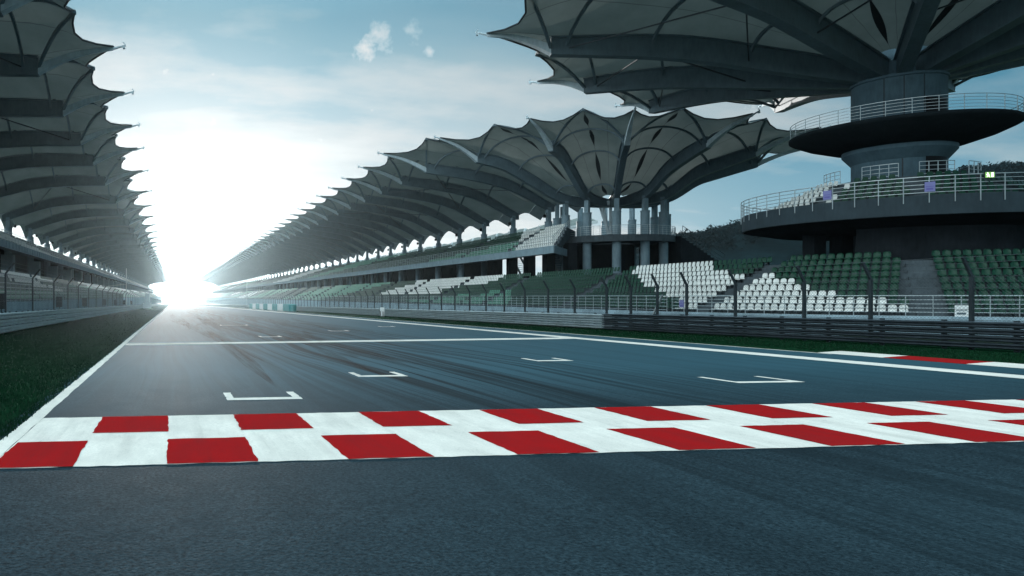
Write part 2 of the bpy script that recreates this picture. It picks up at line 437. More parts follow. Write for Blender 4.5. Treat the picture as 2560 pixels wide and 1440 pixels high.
for a in ((0.9, 2.16, 11.78), (4.0, 5.1, 15.15), (11.15, 12.6, 13.05, 1.15, .24, .13), (9.9, 10.95, 18.6), (4.1, 5.15, 33.4), (8.9, 10.0, 39.8),
          (13.8, 14.8, 46.5), (3.4, 5.4, 51.0)):
    gridbox(*a)
# curved tyre marks laid by cars leaving the grid
def rubber():
    m, nt, bs = newmat('tyre rubber')
    f = noise(nt, objco(nt, (9, 0.12, 1)), 1.0, 6, 0.7); g = noise(nt, objco(nt, (1, 0.25, 1)), 0.5, 4); k = noise(nt, objco(nt), 26, 3, 0.7)
    bs.inputs['Base Color'].default_value = (0.006, 0.010, 0.013, 1); bs.inputs['Roughness'].default_value = 0.9; bs.inputs['Specular IOR Level'].default_value = 0.02
    tr = N(nt, 'ShaderNodeBsdfTransparent'); ms = N(nt, 'ShaderNodeMixShader')
    al = mathn(nt, 'MULTIPLY', mathn(nt, 'MULTIPLY', mapr(nt, f, 0.35, 0.65), mapr(nt, g, 0.32, 0.62)), mapr(nt, k, 0.3, 0.6, 0.5, 0.95))
    nt.links.new(al, ms.inputs[0]); nt.links.new(tr.outputs[0], ms.inputs[1]); nt.links.new(bs.outputs[0], ms.inputs[2])
    nt.links.new(ms.outputs[0], nt.nodes['Material Output'].inputs['Surface']); return m
M['rubber'] = rubber()
for i in range(34):
    xa = rng.choice((1.5, 2.6, 3.6, 4.5, 5.4, 6.5, 8.2, 9.6, 11.5)) + rng.uniform(-.5, .5); y0 = rng.uniform(10.6, 46); ln = rng.uniform(18, 110)
    am = rng.uniform(-2.2, 2.2); ph = rng.uniform(0, 3); w = rng.uniform(.10, .24); mb = MB(); n = 40; prev = None
    for j in range(n+1):
        t = j/n; y = y0 + ln*t; x = xa + am*(math.sin(ph + t*2.2) - math.sin(ph)); ww = w*min(1, 6*t, 6*(1-t)) + .004
        cur = [(x-ww, y, gz(y)+.0026), (x+ww, y, gz(y)+.0026)]
        if prev: mb.quad(prev[0], prev[1], cur[1], cur[0])
        prev = cur
    mb.v = [(x, y, z + .00003*i) for x, y, z in mb.v]
    mb.build('skid_mark', M['rubber'], track)
# kerb on the right, red and white, a low rise
kerb = MB(); y = -6.0
seg = [(-6,'redpaint'), (4.0,'line'), (8.2,'redpaint'), (11.0,'line'), (13.6,'redpaint'), (13.7,'line'), (16.3,'redpaint'), (18.5,'line'), (20.6,None)]
for (ya, m), (yb, _) in zip(seg[:-1], seg[1:]):
    n = 8
    for i in range(n):
        a, b = lerp(ya, yb, i/n), lerp(ya, yb, (i+1)/n)
        prof = [(20.3, 0.006), (20.42, 0.015), (20.95, 0.045), (21.15, 0.05), (21.2, -0.03)]
        for (xa, za), (xb, zb) in zip(prof[:-1], prof[1:]):
            kerb.quad((xa, a, gz(a)+za), (xb, a, gz(a)+zb), (xb, b, gz(b)+zb), (xa, b, gz(b)+za), 0 if m == 'line' else 1)
tag(kerb.build('kerb', [M['line'], M['redpaint']]), kind='structure')

# grass blades
def blades(n, xa, xb, ya, yb, h):
    u = nrng.random(n); y = ya + (yb-ya)*u**1.7; x = xa + (xb-xa)*nrng.random(n)
    z = -0.009*np.clip(y, 0, 700) - 0.006
    a = nrng.random(n)*2*np.pi; hh = h*(0.5 + nrng.random(n)); w = 0.008 + 0.010*y/30.0
    lx, ly = (nrng.random(n)-.5)*hh*1.1, (nrng.random(n)-.5)*hh*1.1
    p = np.empty((n, 3, 3))
    p[:,0] = np.stack([x - w*np.cos(a), y - w*np.sin(a), z], 1)
    p[:,1] = np.stack([x + w*np.cos(a), y + w*np.sin(a), z], 1)
    p[:,2] = np.stack([x + lx, y + ly, z + hh], 1)
    return p.reshape(-1, 3)
gv = np.concatenate([blades(110000, -8.8, -2.0, 5, 75, .055), blades(30000, 21.3, 25.8, 8, 70, .055),
                     blades(22000, -8.8, -2.0, 70, 170, .10), blades(2500, -2.16, -1.95, 5, 30, .05)])*S
nt_ = len(gv)//3
me = bpy.data.meshes.new('grass'); me.vertices.add(len(gv)); me.vertices.foreach_set('co', gv.ravel())
me.loops.add(len(gv)); me.loops.foreach_set('vertex_index', np.arange(len(gv)))
me.polygons.add(nt_); me.polygons.foreach_set('loop_start', np.arange(nt_)*3)
me.materials.append(M['blade']); me.update(); me.validate()
go = bpy.data.objects.new('grass', me); col.objects.link(go)
tag(go, 'short dark green grass between barrier and track edge', 'grass', kind='stuff')

# ------------------------------------------------------------------ barriers and fences
def armco(name, label, path, h, n, side, mat='galv'):
    """stacked corrugated rails on posts; path is a list of (x, y); side = +1 when the track lies toward +x"""
    root = empty(name, label, 'barrier', 'crash barriers beside the track', (path[0][0], path[0][1], gz(path[0][1])))
    o = Vector((path[0][0], path[0][1], gz(path[0][1])))
    bh = (h - 0.06)/n
    for k in range(n):
        z0 = 0.06 + k*bh; prof = []
        for t, d in ((0.0,-.02),(0.05,-.02),(0.10,.06),(0.22,.19),(0.38,.20),(0.45,.02),(0.52,.02),(0.66,.19),(0.82,.20),(0.89,.0),(0.94,-.02)):
            prof.append((d*side, z0 + t*bh))
        rows = [[(x + px - o.x, y - o.y, gz(y) + pz - o.z) for px, pz in prof] for x, y in path]
        mb = MB(); mb.grid(rows); mb.build('guard_rail', M[mat], root, smooth=False)
    pm = MB(); pm.box(-.05, -.06, -.05, .05, .06, h+.03); pm = pm.mesh('barrier_post', M['steel_dark'])
    far = MB(); cnt = 0
    for (xa, ya), (xb, yb) in zip(path[:-1], path[1:]):
        ln = math.hypot(xb-xa, yb-ya); c = max(1, int(ln/1.65))
        for i in range(c):
            x, y = lerp(xa, xb, i/c) - .07*side, lerp(ya, yb, i/c)
            if cnt < 90:
                q = bpy.data.objects.new('barrier_post', pm); col.objects.link(q); q.parent = root; q.location = ((x-o.x)*S, (y-o.y)*S, (gz(y)-o.z)*S)
            else: far.box(x-.05-o.x, y-.06-o.y, gz(y)-.05-o.z, x+.05-o.x, y+.06-o.y, gz(y)+h+.03-o.z)
            cnt += 1
        if ya > 250: break
    if far.v: tag(far.build('barrier_post', M['steel_dark'], root), kind='stuff')
    return root
farY = [60, 80, 100, 130, 160, 200, 250, 300, 400, 500, 600, 690]
armco('guard_barrier', 'long galvanised triple rail crash barrier beside the grass verge under the pale canopied stand opposite', [(-8.6, y) for y in [4, 12, 20, 30, 40] + farY], 1.12, 3, 1)
armco('guard_barrier', 'galvanised crash barrier running far along the main stand beyond the barrier step', [(24.95, 38.2), (24.7, 48)] + [(24.4, y) for y in farY], 0.93, 3, -1)
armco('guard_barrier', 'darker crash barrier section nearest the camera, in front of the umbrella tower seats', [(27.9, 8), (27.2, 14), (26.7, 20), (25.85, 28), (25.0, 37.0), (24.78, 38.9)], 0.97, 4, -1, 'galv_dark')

def catch_fence(name, label, posts, knee, tip, lean, side, mesh_to, cell, zb=0.0):
    """cranked posts, tension cables and chain-link; side=+1 leans toward +x"""
    root = empty(name, label, 'fence', 'catch fences behind the barriers', (posts[0][0], posts[0][1], gz(posts[0][1])))
    ox, oy, oz = posts[0][0], posts[0][1], gz(posts[0][1])
    Q = lambda x, y, z: (x-ox, y-oy, z-oz)
    rest = MB()
    for i, (x, y) in enumerate(posts):
        g = gz(y); mb = MB() if i < 98 else rest
        w = 0.09
        mb.beam(Q(x, y, g-.1), Q(x, y, g+knee), w, w*1.3); mb.beam(Q(x, y, g+knee-.03), Q(x+side*lean, y, g+tip), w*.9, w)
        if i < 98: mb.build('fence_post', M['steel_dark'], root)
    if len(posts) > 98: tag(rest.build('fence_post', M['steel_dark'], root), kind='stuff')
    mb = MB()
    for z in [0.25 + (knee-.3)*i/6 for i in range(7)] :
        mb.tube([Q(x, y, gz(y)+z) for x, y in posts], 0.011, 4, caps=False)
    for t in (0.35, 0.68, 1.0):
        mb.tube([Q(x+side*lean*t, y, gz(y)+lerp(knee, tip, t)) for x, y in posts], 0.011, 4, caps=False)
    mb.build('tension_cable', M['wire'], root)
    mb = MB(); H = knee; r = 0.0042
    px = lambda y: np.interp(y, [p[1] for p in posts], [p[0] for p in posts])
    y = posts[0][1] - H
    while y < mesh_to:
        for dr in (1, -1):
            a = (y, 0.05) if dr == 1 else (y, H); b = (y+H, H) if dr == 1 else (y+H, 0.05)
            if a[0] < posts[0][1]: t = (posts[0][1]-a[0])/(b[0]-a[0]); a = (posts[0][1], lerp(a[1], b[1], t))
            n = 2
            mb.tube([Q(px(lerp(a[0],b[0],i/n)) + .01*dr, lerp(a[0],b[0],i/n), gz(lerp(a[0],b[0],i/n)) + lerp(a[1],b[1],i/n)) for i in range(n+1)], r*(1+max(0,y-30)/90), 3, caps=False)
        y += cell*(1 + max(0, y-40)/60)
    mb.build('chain_link', M['wire'], root)
    return root
rp = [(lerp(26.9, 25.3, min(1, max(0, (y-18)/20)))+.25, y) for y in (14.6, 18.1, 21.4, 24.7, 27.4, 30.8, 33.7, 35.7, 37.7)]
catch_fence('catch_fence', 'dark cranked post catch fence in front of the white seats by the tower', rp, 2.5, 3.12, .34, -1, 37.7, .12)
rp = [(25.15, 39.3)] + [(25.0, 42.4 + 3.2*i) for i in range(150)]
catch_fence('catch_fence', 'thin cranked post catch fence receding along the main stand', rp, 2.5, 3.08, .34, -1, 120, .14)
lp = [(-8.80, y) for y in (16.5, 24, 31.8, 39.6, 47.1, 55.4, 62.7, 69.5, 78)] + [(-8.80, 85.6 + 7.7*i) for i in range(70)]
catch_fence('catch_fence', 'cranked post catch fence behind the barrier beside the opposite stand', lp, 3.2, 3.75, .46, 1, 130, .16)
# raking stay behind the fence end
mb = MB(); mb.beam((0,0,0), (-.1, -1.5, 2.0), .09, .09); mb.beam((.0,-.55,.0),(.0,.1,.75),.05,.05)
st = mb.build('fence_stay', M['galv'], None, loc=(26.4, 37.6, gz(37.6)))
tag(st, 'slanting galvanised steel stay bracing the end of the dark catch fence', 'brace')

# black light panels on the left fence
for i, y in enumerate((40.0, 60.2, 77.3, 99.8, 118.6, 140, 165)):
    root = empty('signal_box', ['large black signal panel cut by the photo edge behind the opposite fence', 'black signal panel beside the third fence post of the opposite stand',
        'black signal panel with a thin stand between fifth and sixth opposite posts', 'small black signal panel ahead of the pale mast, fourth along the fence',
        'small black signal panel, fifth along the opposite fence', 'tiny black signal panel, sixth along the opposite fence', 'tiniest black signal panel, farthest along the opposite fence'][i],
        'signal panel', 'black panels along the opposite fence', (-9.15, y, gz(y)))
    mb = MB(); mb.box(-.23, -.14, 1.28, .23, .14, 2.12); mb.box(-.19, -.17, 1.33, .19, -.141, 2.07); mb.build('housing', M['black'], root)
    mb = MB(); mb.beam((0,.2,0),(0,.2,2.0),.07,.07); mb.build('post', M['steel_dark'], root)

# ------------------------------------------------------------------ canopies
class Rib:
    """a cantilever rib: base on plan, outward direction, bottom chord (d, z) from column to knee, then the tip"""
    def __init__(s, bx, by, ang, bot, tip, depth, w=0.42):
        s.b = Vector((bx, by)); s.dir = Vector((math.cos(R(ang)), math.sin(R(ang)))); s.perp = Vector((-s.dir.y, s.dir.x))
        c = catmull([(d, z, h) for (d, z), h in zip(bot, depth)], 28)
        s.c = c; s.dk = bot[-1][0]; s.zk = bot[-1][1]; s.tip = tip; s.w = w; s.d0 = bot[0][0]; s.hk = depth[-1]
    def at(s, d, off=0.0):
        q = s.b + s.dir*d + s.perp*off; return q
    def bot(s, d): return float(np.interp(d, [p[0] for p in s.c], [p[1] for p in s.c]))
    def top(s, d): return float(np.interp(d, [p[0] for p in s.c], [p[1] + p[2] for p in s.c]))
    def cloth(s, d): q = s.at(d); return Vector((q.x, q.y, s.top(d) + 0.24))
    def knee(s): return s.cloth(s.dk)
    def tipv(s): q = s.at(s.tip[0]); return Vector((q.x, q.y, s.tip[1]))
    def mesh(s, mb, o=Vector((0,0,0))):
        def sweep(st):
            vs = []; fs = []
            for d, zb, zt, w in st:
                for off, z in ((-w/2, zb), (w/2, zb), (w/2, zt), (-w/2, zt)):
                    q = s.at(d, off); vs.append((q.x-o.x, q.y-o.y, z-o.z))
            for i in range(len(st)-1):
                for j in range(4): fs.append((i*4+j, i*4+(j+1)%4, i*4+4+(j+1)%4, i*4+4+j))
            fs.append((3,2,1,0)); k = (len(st)-1)*4; fs.append((k,k+1,k+2,k+3))
            mb.add(vs, fs)
        sweep([(d, zb, zb+h, s.w) for d, zb, h in s.c])
        sweep([(d, zb+h+.003, zb+h+.10, s.w*1.5) for d, zb, h in s.c])      # top flange
        sweep([(d, zb-.07, zb-.003, s.w*1.25) for d, zb, h in s.c])         # bottom flange
    def fin(s, mb, o=Vector((0,0,0))):
        dt, zt = s.tip; n = 9; vs = []; fs = []; st = []
        for i in range(n+1):
            t = i/n; d = lerp(s.dk+.004, dt, t)
            zb = lerp(s.zk, zt-.24, t) + .30*math.sin(math.pi*t)
            zt_ = zb + lerp(s.hk*.62, .20, t**.7)
            st.append((d, zb, zt_, lerp(s.w*1.1, .10, t)))
        for d, zb, z2, w in st:
            for off, z in ((-w/2, zb), (w/2, zb), (w/2, z2), (-w/2, z2)):
                q = s.at(d, off); vs.append((q.x-o.x, q.y-o.y, z-o.z))
        for i in range(n):
            for j in range(4): fs.append((i*4+j, i*4+(j+1)%4, i*4+4+(j+1)%4, i*4+4+j))
        fs.append((3,2,1,0)); fs.append((n*4, n*4+1, n*4+2, n*4+3))
        mb.add(vs, fs)
        q = s.at(dt); q2 = s.at(dt+.75); q3 = s.at(dt+.55)                   # little mast at the tip
        a = Vector((q.x, q.y, zt-.12)) - o; b = Vector((q2.x, q2.y, zt+.10)) - o; c = Vector((q3.x, q3.y, zt+.32)) - o
        mb.tube([a, b], [.09, .05], 5); mb.tube([b, b + (c-b)*.9], .035, 4)
        mb.beam(a + (b-a)*.75 - V(0,0,.12), a + (b-a)*.95 - V(0,0,.12), .18, .12)

class Bay:
    def __init__(s, A, B, dmin=-2.2, rise=.33, peak_out=.62, peak_up=.5, nd=9, nu=10):
        s.A, s.B = A, B; s.dmin = dmin; s.rise = rise; s.nd, s.nu = nd, nu
        ka, kb, ta, tb = A.knee(), B.knee(), A.tipv(), B.tipv()
        km, tm = (ka+kb)/2, (ta+tb)/2
        pk = km + (tm - km)*peak_out; pk.z = max(ta.z, tb.z) + peak_up; s.pk = pk; s.out = (tm-km).normalized()
        s.ta, s.tb = ta, tb
    def P(s, t, u):
        a = s.A.cloth(lerp(s.dmin, s.A.dk, t)); b = s.B.cloth(lerp(s.dmin, s.B.dk, t))
        half = (a-b).length/2
        p = lerp(a, b, (u+1)/2); p.z += s.rise*half*(1-u*u); return p
    def E(s, u):
        T = s.ta if u < 0 else s.tb; t = 1-abs(u)
        p = lerp(T, s.pk, t); ln = (T - s.pk).length
        p = p - s.out*(.20*ln*math.sin(math.pi*t)); p.z -= .06*ln*math.sin(math.pi*t); return p
    def fabric(s, mb, o=Vector((0,0,0))):
        us = [-1 + 2*i/s.nu for i in range(s.nu+1)]; rows = []; uv = []
        for i in range(s.nd+1):
            rows.append([s.P(i/s.nd, u)-o for u in us]); uv.append([((u+1)/2, i/s.nd) for u in us])
        K = [s.P(1, u) for u in us]; E = [s.E(u) for u in us]
        for i in range(1, 5):
            rows.append([lerp(k, e, i/4) + V(0,0,.12*math.sin(math.pi*i/4)) - o for k, e in zip(K, E)]); uv.append([((u+1)/2, 1+i/4*.3) for u in us])
        mb.grid(rows, 0, uv)
        # a second skin just above gives the cloth its thickness at the hem
        mb.tube([e - o for e in E], .065, 5, m=1)
    def purlins(s, o=Vector((0,0,0)), ts=(.34, .66, .95), r=.12):
        out = []
        for t in ts:
            mb = MB(); pts = []
            for i in range(13):
                u = -1 + 2*i/12; p = s.P(t, u); p.z -= .22 + .75*abs(u)**5
                pts.append(p - o)
            mb.tube(pts, r, 4); out.append(mb)
        mb = MB()
        for rib in (s.A, s.B):
            q = rib.at(rib.dk-.1); k = Vector((q.x, q.y, rib.zk + .25)); pts = []
            for i in range(9):
                t = i/8; p = lerp(k, s.pk - V(0,0,.1), t); p.z += .55*math.sin(math.pi*t); pts.append(p - o)
            mb.tube(pts, r*1.05, 4)
        out.append(mb); return out
    def brace(s, mb, o=Vector((0,0,0)), t0=.95, t1=.66, flip=False):
        A, B = (s.B, s.A) if flip else (s.A, s.B)
        pa = A.at(lerp(s.dmin, A.dk, t0)); pb = B.at(lerp(s.dmin, B.dk, t1))
        da, db = lerp(s.dmin, A.dk, t0), lerp(s.dmin, B.dk, t1)
        mb.tube([Vector((pa.x, pa.y, A.bot(da)+.4)) - o, Vector((pb.x, pb.y, B.bot(db)+.4)) - o], .055, 4)
    def slots(s, o=Vector((0,0,0)), ts=(.0,.34,.66,.95,1.25)):
        """eye-shaped dark openings along the crown of a fan bay"""
        def Q(t, u):
            if t <= 1: return s.P(t, u) - V(0,0,.05)
            return lerp(s.P(1,u), s.E(u), min(1,(t-1)/.32)) - V(0,0,.05)
        out = []
        for ta, tb in zip(ts[:-1], ts[1:]):
            mb = MB(); out.append(mb)
            a, b = lerp(ta, tb, .10), lerp(ta, tb, .92); n = 10
            Lf, Rt = [], []
            for i in range(n+1):
                t = lerp(a, b, i/n); hw = .20*math.sin(math.pi*i/n)**1.2/max(.6, (s.P(min(t,1),1)-s.P(min(t,1),-1)).length/2)
                Lf.append(Q(t, -hw)-o); Rt.append(Q(t, hw)-o)
            for i in range(n): mb.quad(Lf[i], Rt[i], Rt[i+1], Lf[i+1])
        return out

def build_bay(bay, parent, detail, rib=True, fan=False, brace=0):
    """canopy bay (fabric) with its rib, fin and purlins as sub-parts; returns the fabric object"""
    o = Vector((bay.A.b.x, bay.A.b.y, 0))
    mb = MB(); bay.fabric(mb, o)
    mats = [M['fabric'], M['cable'], M['steel'], M['steel_light']]
    pur = bay.purlins(o)
    if detail == 0:
        for p in pur: mb.add(p.v, p.f, 2)
        k = MB(); bay.A.mesh(k, o); mb.add(k.v, k.f, 2); k = MB(); bay.A.fin(k, o); mb.add(k.v, k.f, 3)
    fab = mb.build('canopy_bay', mats, parent, loc=o)
    for pl in fab.data.polygons:
        if pl.material_index == 0: pl.use_smooth = True
    if detail >= 1 and rib:                    # rear eave closing the vault; its backlit paleness is in the colour
        k = MB(); us = [-1 + .2*i for i in range(11)]; back = Vector((-bay.A.dir.x, -bay.A.dir.y, 0)); r0 = [bay.P(0, u) for u in us]
        if not fan:
            k.grid([[p - o - V(0,0,.02) for p in r0], [p + back*1.6 - V(0,0,.9) - o for p in r0]]); k.build('rear_eave', M['eave'], fab)
    if detail >= 1:
        if detail >= 2:
            for p in pur: p.build('purlin', M['steel'], fab)
        else:
            k = MB()
            for p in pur: k.add(p.v, p.f)
            k.build('purlin', M['steel'], fab)
        if rib:
            k = MB(); bay.A.mesh(k, o); k.build('rib', M['steel'], fab)
            k = MB(); bay.A.fin(k, o); k.build('rib_tip', M['steel_light'], fab)
        if brace:
            k = MB(); bay.brace(k, o, .95, .66, brace < 0); k.build('brace_rod', M['steel_dark'], fab); k = MB(); bay.brace(k, o, .34, .66, brace < 0); k.build('brace_rod', M['steel_dark'], fab)
        if fan:
            for k in bay.slots(o): k.build('vent_slot', M['cable'], fab)
    return fab
def copy_bay(f, parent, off):
    c = dup(f, parent, off)
    for ch in list(f.children):
        d = ch.copy(); col.objects.link(d); d.parent = c
    return c

# ------------------------------------------------------------------ seats
def seat_mesh(detail):
    mb = MB(); w = .165 if detail else .145
    if detail:
        # shell: pan and curved back in one moulding, facing -x, with thickness
        prof = [(-.20,.20,.92),(-.21,.235,.98),(-.12,.225,1.0),(.0,.215,1.0),(.09,.235,1.0),(.13,.30,1.0),(.155,.40,1.0),(.17,.48,.93),(.178,.53,.74),(.18,.552,.42)]
        us = [-1,-.6,0,.6,1]
        f = [[(x + (.035*u*u if z < .3 else -.055*u*u), w*k*u, z + (.02*u*u if z < .3 else 0)) for u in us] for x, z, k in prof]
        b = [[(x + .022, y, z - .018) for x, y, z in r] for r in f]
        mb.grid(f); mb.grid([list(reversed(r)) for r in b])
        nr = len(f)
        for i in range(nr-1):
            for e in (0, -1): mb.quad(f[i][e], f[i+1][e], b[i+1][e], b[i][e])
        for j in range(4):
            mb.quad(f[0][j], f[0][j+1], b[0][j+1], b[0][j]); mb.quad(f[-1][j], f[-1][j+1], b[-1][j+1], b[-1][j])
    else:
        mb.add([(-.2,-w,.21),(-.2,w,.21),(.1,w,.22),(.1,-w,.22)], [(0,1,2,3)])
        mb.add([(.1,-w,.22),(.1,w,.22),(.16,w,.43),(.175,w*.72,.54),(.175,-w*.72,.54),(.16,-w,.43)], [(0,1,2,3,4,5)])
        mb.add([(.12,-w,.2),(.12,w,.2),(.185,w,.43),(.2,w*.72,.54),(.2,-w*.72,.54),(.185,-w,.43)], [(5,4,3,2,1,0)])
    return mb
SEAT_LO = seat_mesh(0)
seatHi = {}
for k in ('seat_white', 'seat_green', 'seat_sunlit'):
    mb = seat_mesh(1); mb.box(-.16, -.03, 0.0, .06, .03, .21, 1)
    me = mb.mesh('stadium_seat', [M[k], M['steel_dark']], True); seatHi[k] = me
rest = MB()                                  # all the far seats
SM = ['seat_white', 'seat_green', 'seat_sunlit']
def far_seat(x, y, z, ang, kind):
    c, s_ = math.cos(ang), math.sin(ang)
    rest.add([(x + px*c - py*s_, y + px*s_ + py*c, z + pz) for px, py, pz in SEAT_LO.v], SEAT_LO.f, SM.index(kind))
def far_strip(x, y0, y1, z, kind, sgn):
    a = [(x-.2*sgn, z+.21), (x+.1*sgn, z+.22), (x+.17*sgn, z+.54), (x+.2*sgn, z+.54), (x+.13*sgn, z+.2)]
    n = len(a); vs = [(px, y0, pz) for px, pz in a] + [(px, y1, pz) for px, pz in a]
    rest.add(vs, [(i, i+1, n+i+1, n+i) for i in range(n-1)], SM.index(kind))
ORD = ('zeroth first second third fourth fifth sixth seventh eighth ninth tenth eleventh twelfth thirteenth fourteenth fifteenth sixteenth seventeenth '
       'eighteenth nineteenth twentieth').split()
def ordinal(n):
    if n <= 20: return ORD[n]
    tens = {2:'twenty',3:'thirty',4:'forty',5:'fifty'}[n//10]
    return ({2:'twentieth',3:'thirtieth',4:'fortieth',5:'fiftieth'}[n//10]) if n % 10 == 0 else tens + '-' + ORD[n % 10]

# ------------------------------------------------------------------ main grandstand (right)
GS = empty('grandstand', 'huge two tier grandstand with scalloped cantilever canopy ending in an umbrella fan', 'grandstand')
ROW_D, ROW_H, NROW, X0, Z0 = .65, .355, 9, 31.2, .65
YN, YF = 10.0, 735.0
AISLES = [28.6, 39.4] + [54.5 + 15.1*i for i in range(45)]
def terrace(x0, z0, n, d, h, sgn, base, xback, zback, front):
    p = [(front, base), (front, z0)]
    for i in range(n):
        x = x0 - .42*sgn + i*d*sgn
        p += [(x, z0 + max(0, i-1)*h), (x, z0 + i*h)]
    p += [(x0 - .42*sgn + n*d*sgn, z0 + (n-1)*h), (xback, zback), (xback, base)]
    q = []
    for a in p:
        if not q or (abs(a[0]-q[-1][0]) + abs(a[1]-q[-1][1])) > 1e-4: q.append(a)
    return q
TX, TY = 45.07, 40.06        # tower axis; the rows run straight and then curve round it
def path(x, t):              # t > 0: metres along the straight past the tower; t < 0: degrees of turn round it
    if t >= 0: return (x, TY + t)
    a = R(180 - t); r = TX - x
    return (TX + r*math.cos(a), TY + r*math.sin(a))
def bearing(x, y): return 432 + 1812*x/(.1158*x + .9933*y)
STA = [-112 + 4*i for i in range(28)] + [0, 15, 30, 60, 120, 300, YF-TY]
def sweep(mb, prof, sta=STA, m=0):
    mb.grid([[(*path(x, t), z) for x, z in prof] for t in sta], m)
mb = MB(); sweep(mb, terrace(X0, Z0, NROW, ROW_D, ROW_H, 1, -8, 43.0, Z0 + (NROW-1)*ROW_H, 29.4)[:-1])
mb.quad((43.0, TY, 3.488), (60, TY, 3.488), (60, YF, 3.488), (43.0, YF, 3.488))
mb.build('seating_terrace', M['concrete'], GS)
mb = MB(); sweep(mb, [(29.397, -8), (29.397, .70), (29.30, .70), (29.30, -8)]); mb.build('front_wall', M['concrete_blue'], GS)
AIS_T = [-46.3, -3.6]
for t in AIS_T + [y - TY for y in AISLES[2:8]]:
    mb = MB()
    for i in range(NROW):
        x0_, x1_ = X0-.42+i*ROW_D-.33, X0-.42+i*ROW_D-.003; z0_, z1_ = Z0+(i-1)*ROW_H+.004, Z0+(i-.5)*ROW_H
        if i == 0: continue
        c0, c1 = Vector(path(x0_, t)), Vector(path(x1_, t)); d = (c1-c0).normalized(); n_ = Vector((-d.y, d.x))*.45
        q = [c0-n_, c1-n_, c1+n_, c0+n_]
        mb.add([(p.x, p.y, z0_) for p in q] + [(p.x, p.y, z1_) for p in q], [(0,3,2,1),(4,5,6,7),(0,1,5,4),(1,2,6,5),(2,3,7,6),(3,0,4,7)])
    mb.build('aisle_steps', M['concrete'], GS)
def railing(pts, h, nbar, post_r, bar_r, step_posts, parent, mat='rail', drop=0.0, name='railing'):
    mb = MB()
    for k in range(nbar):
        z = h - (h-.14)*k/(nbar-1) if nbar > 1 else h
        mb.tube([(x, y, zz+z) for x, y, zz in pts], bar_r*(1.5 if k == 0 else 1), 5)
    for i in range(0, len(pts), step_posts):
        x, y, z = pts[i]; mb.tube([(x, y, z-drop), (x, y, z+h)], post_r, 5)
    return mb.build(name, M[mat], parent)
railing([(*path(29.46, -80 + 3.4*i), .55) for i in range(24)], 1.08, 6, .02, .016, 1, GS)
railing([(29.5, TY + .95*i, .66) for i in range(78)], .97, 5, .02, .016, 1, GS)
railing([(29.5, TY + 74 + 4*i, .66) for i in range(150)], .97, 5, .03, .02, 1, GS)

PXL = {1:(1690,2358),2:(1690,2230),3:(1660,2080),4:(1630,2018),5:(1605,1983),6:(1598,1943),7:(1590,1823),8:(1577,1785),9:(1587,1782)}
def lower_kind(r, x, y):                     # r = 1..9 from the front
    b = bearing(x, y)
    if PXL[r][0] <= b <= PXL[r][1] and y > 22: return 'seat_white'
    if 62 < y < 76 and r <= 4: return 'seat_sunlit' if y > 63 + r*1.2 and y < 76 - r*.8 else 'seat_green'
    if y > 76:
        k = math.sin(y*.061 + r*.30) + .5*math.sin(y*.021 + 1.3 - r*.12)
        if k > .95 or (80 + r*1.6 < y < 94 + r*1.2 and r >= 4): return 'seat_white'
        if k < -.25: return 'seat_sunlit'
    return 'seat_green'
cand = []; PITCH = .41
for r in range(1, NROW+1):
    x, z = X0 + (r-1)*ROW_D, Z0 + (r-1)*ROW_H; rad = TX - x; dt = math.degrees(PITCH/rad); hw = math.degrees(.6/rad)
    t = -100.0
    for lo_, hi_, ref, side in ((-100, AIS_T[0]-hw, 'B', 'right'), (AIS_T[0]+hw, AIS_T[1]-hw, 'A', 'right')):
        n = int((hi_-lo_)/dt)
        for i in range(n):
            tt = hi_ - dt*(i+.5); X_, Y_ = path(x, tt); cand.append((X_, Y_, z, r, ref, side, i+1, R(-tt)))
    y = TY - math.radians(-(AIS_T[1]+hw))*rad*0 + .2
    first = TY - R(3.6)*rad + .6
    i = 0; y = first + PITCH/2
    while y < 150:
        if not any(abs(y-a) < .62 for a in AISLES[2:]):
            i += 1; cand.append((x, y, z, r, 'A' if y < 54 else 'C', 'left', i, 0.0))
        y += PITCH
cand = [c for c in cand if bearing(c[0], c[1]) < 2580 and c[1] > 12]
cand.sort(key=lambda c: math.hypot(c[0], c[1]))
near = [c for c in cand if c[4] != 'C'][:300]; ns = set(id(c) for c in near)
CN = {'seat_white': 'white', 'seat_green': 'dark green', 'seat_sunlit': 'sunlit-toned green'}
REF = {'A': 'the stair aisle through white seats', 'B': 'the stair aisle below exit sign'}
groups = {}
for c in near: groups.setdefault((c[3], c[4], c[5]), []).append(c)
for (r, ref, side), lst in groups.items():
    rn = 'front row' if r == 1 else ('back row' if r == 9 else ordinal(r) + ' row up')
    lst.sort(key=lambda c: c[6] if side == 'left' or True else 0)
    for c in lst:
        k = lower_kind(r, c[0], c[1])
        o = bpy.data.objects.new('stadium_seat', seatHi[k]); col.objects.link(o)
        o.location = (c[0]*S, c[1]*S, c[2]*S); o.rotation_euler = (0, 0, c[7] + rng.uniform(-.03, .03))
        n_ = c[6] if ref == 'B' or side == 'left' else c[6]
        tag(o, f'{CN[k]} seat, {rn}, {ordinal(n_)} {side} of {REF[ref]}', 'seat', 'stadium seats in the lower tier')
for c in cand:
    if id(c) not in ns: far_seat(c[0], c[1], c[2], c[7], lower_kind(c[3], c[0], c[1]))
for r in range(1, NROW+1):
    x, z = X0 + (r-1)*ROW_D, Z0 + (r-1)*ROW_H; y = 150
    while y < 720:
        y2 = y + 2.4
        if not any(y-.5 < a < y2+.5 for a in AISLES): far_strip(x, y, y2-.08, z, lower_kind(r, x, y), 1)
        y = y2
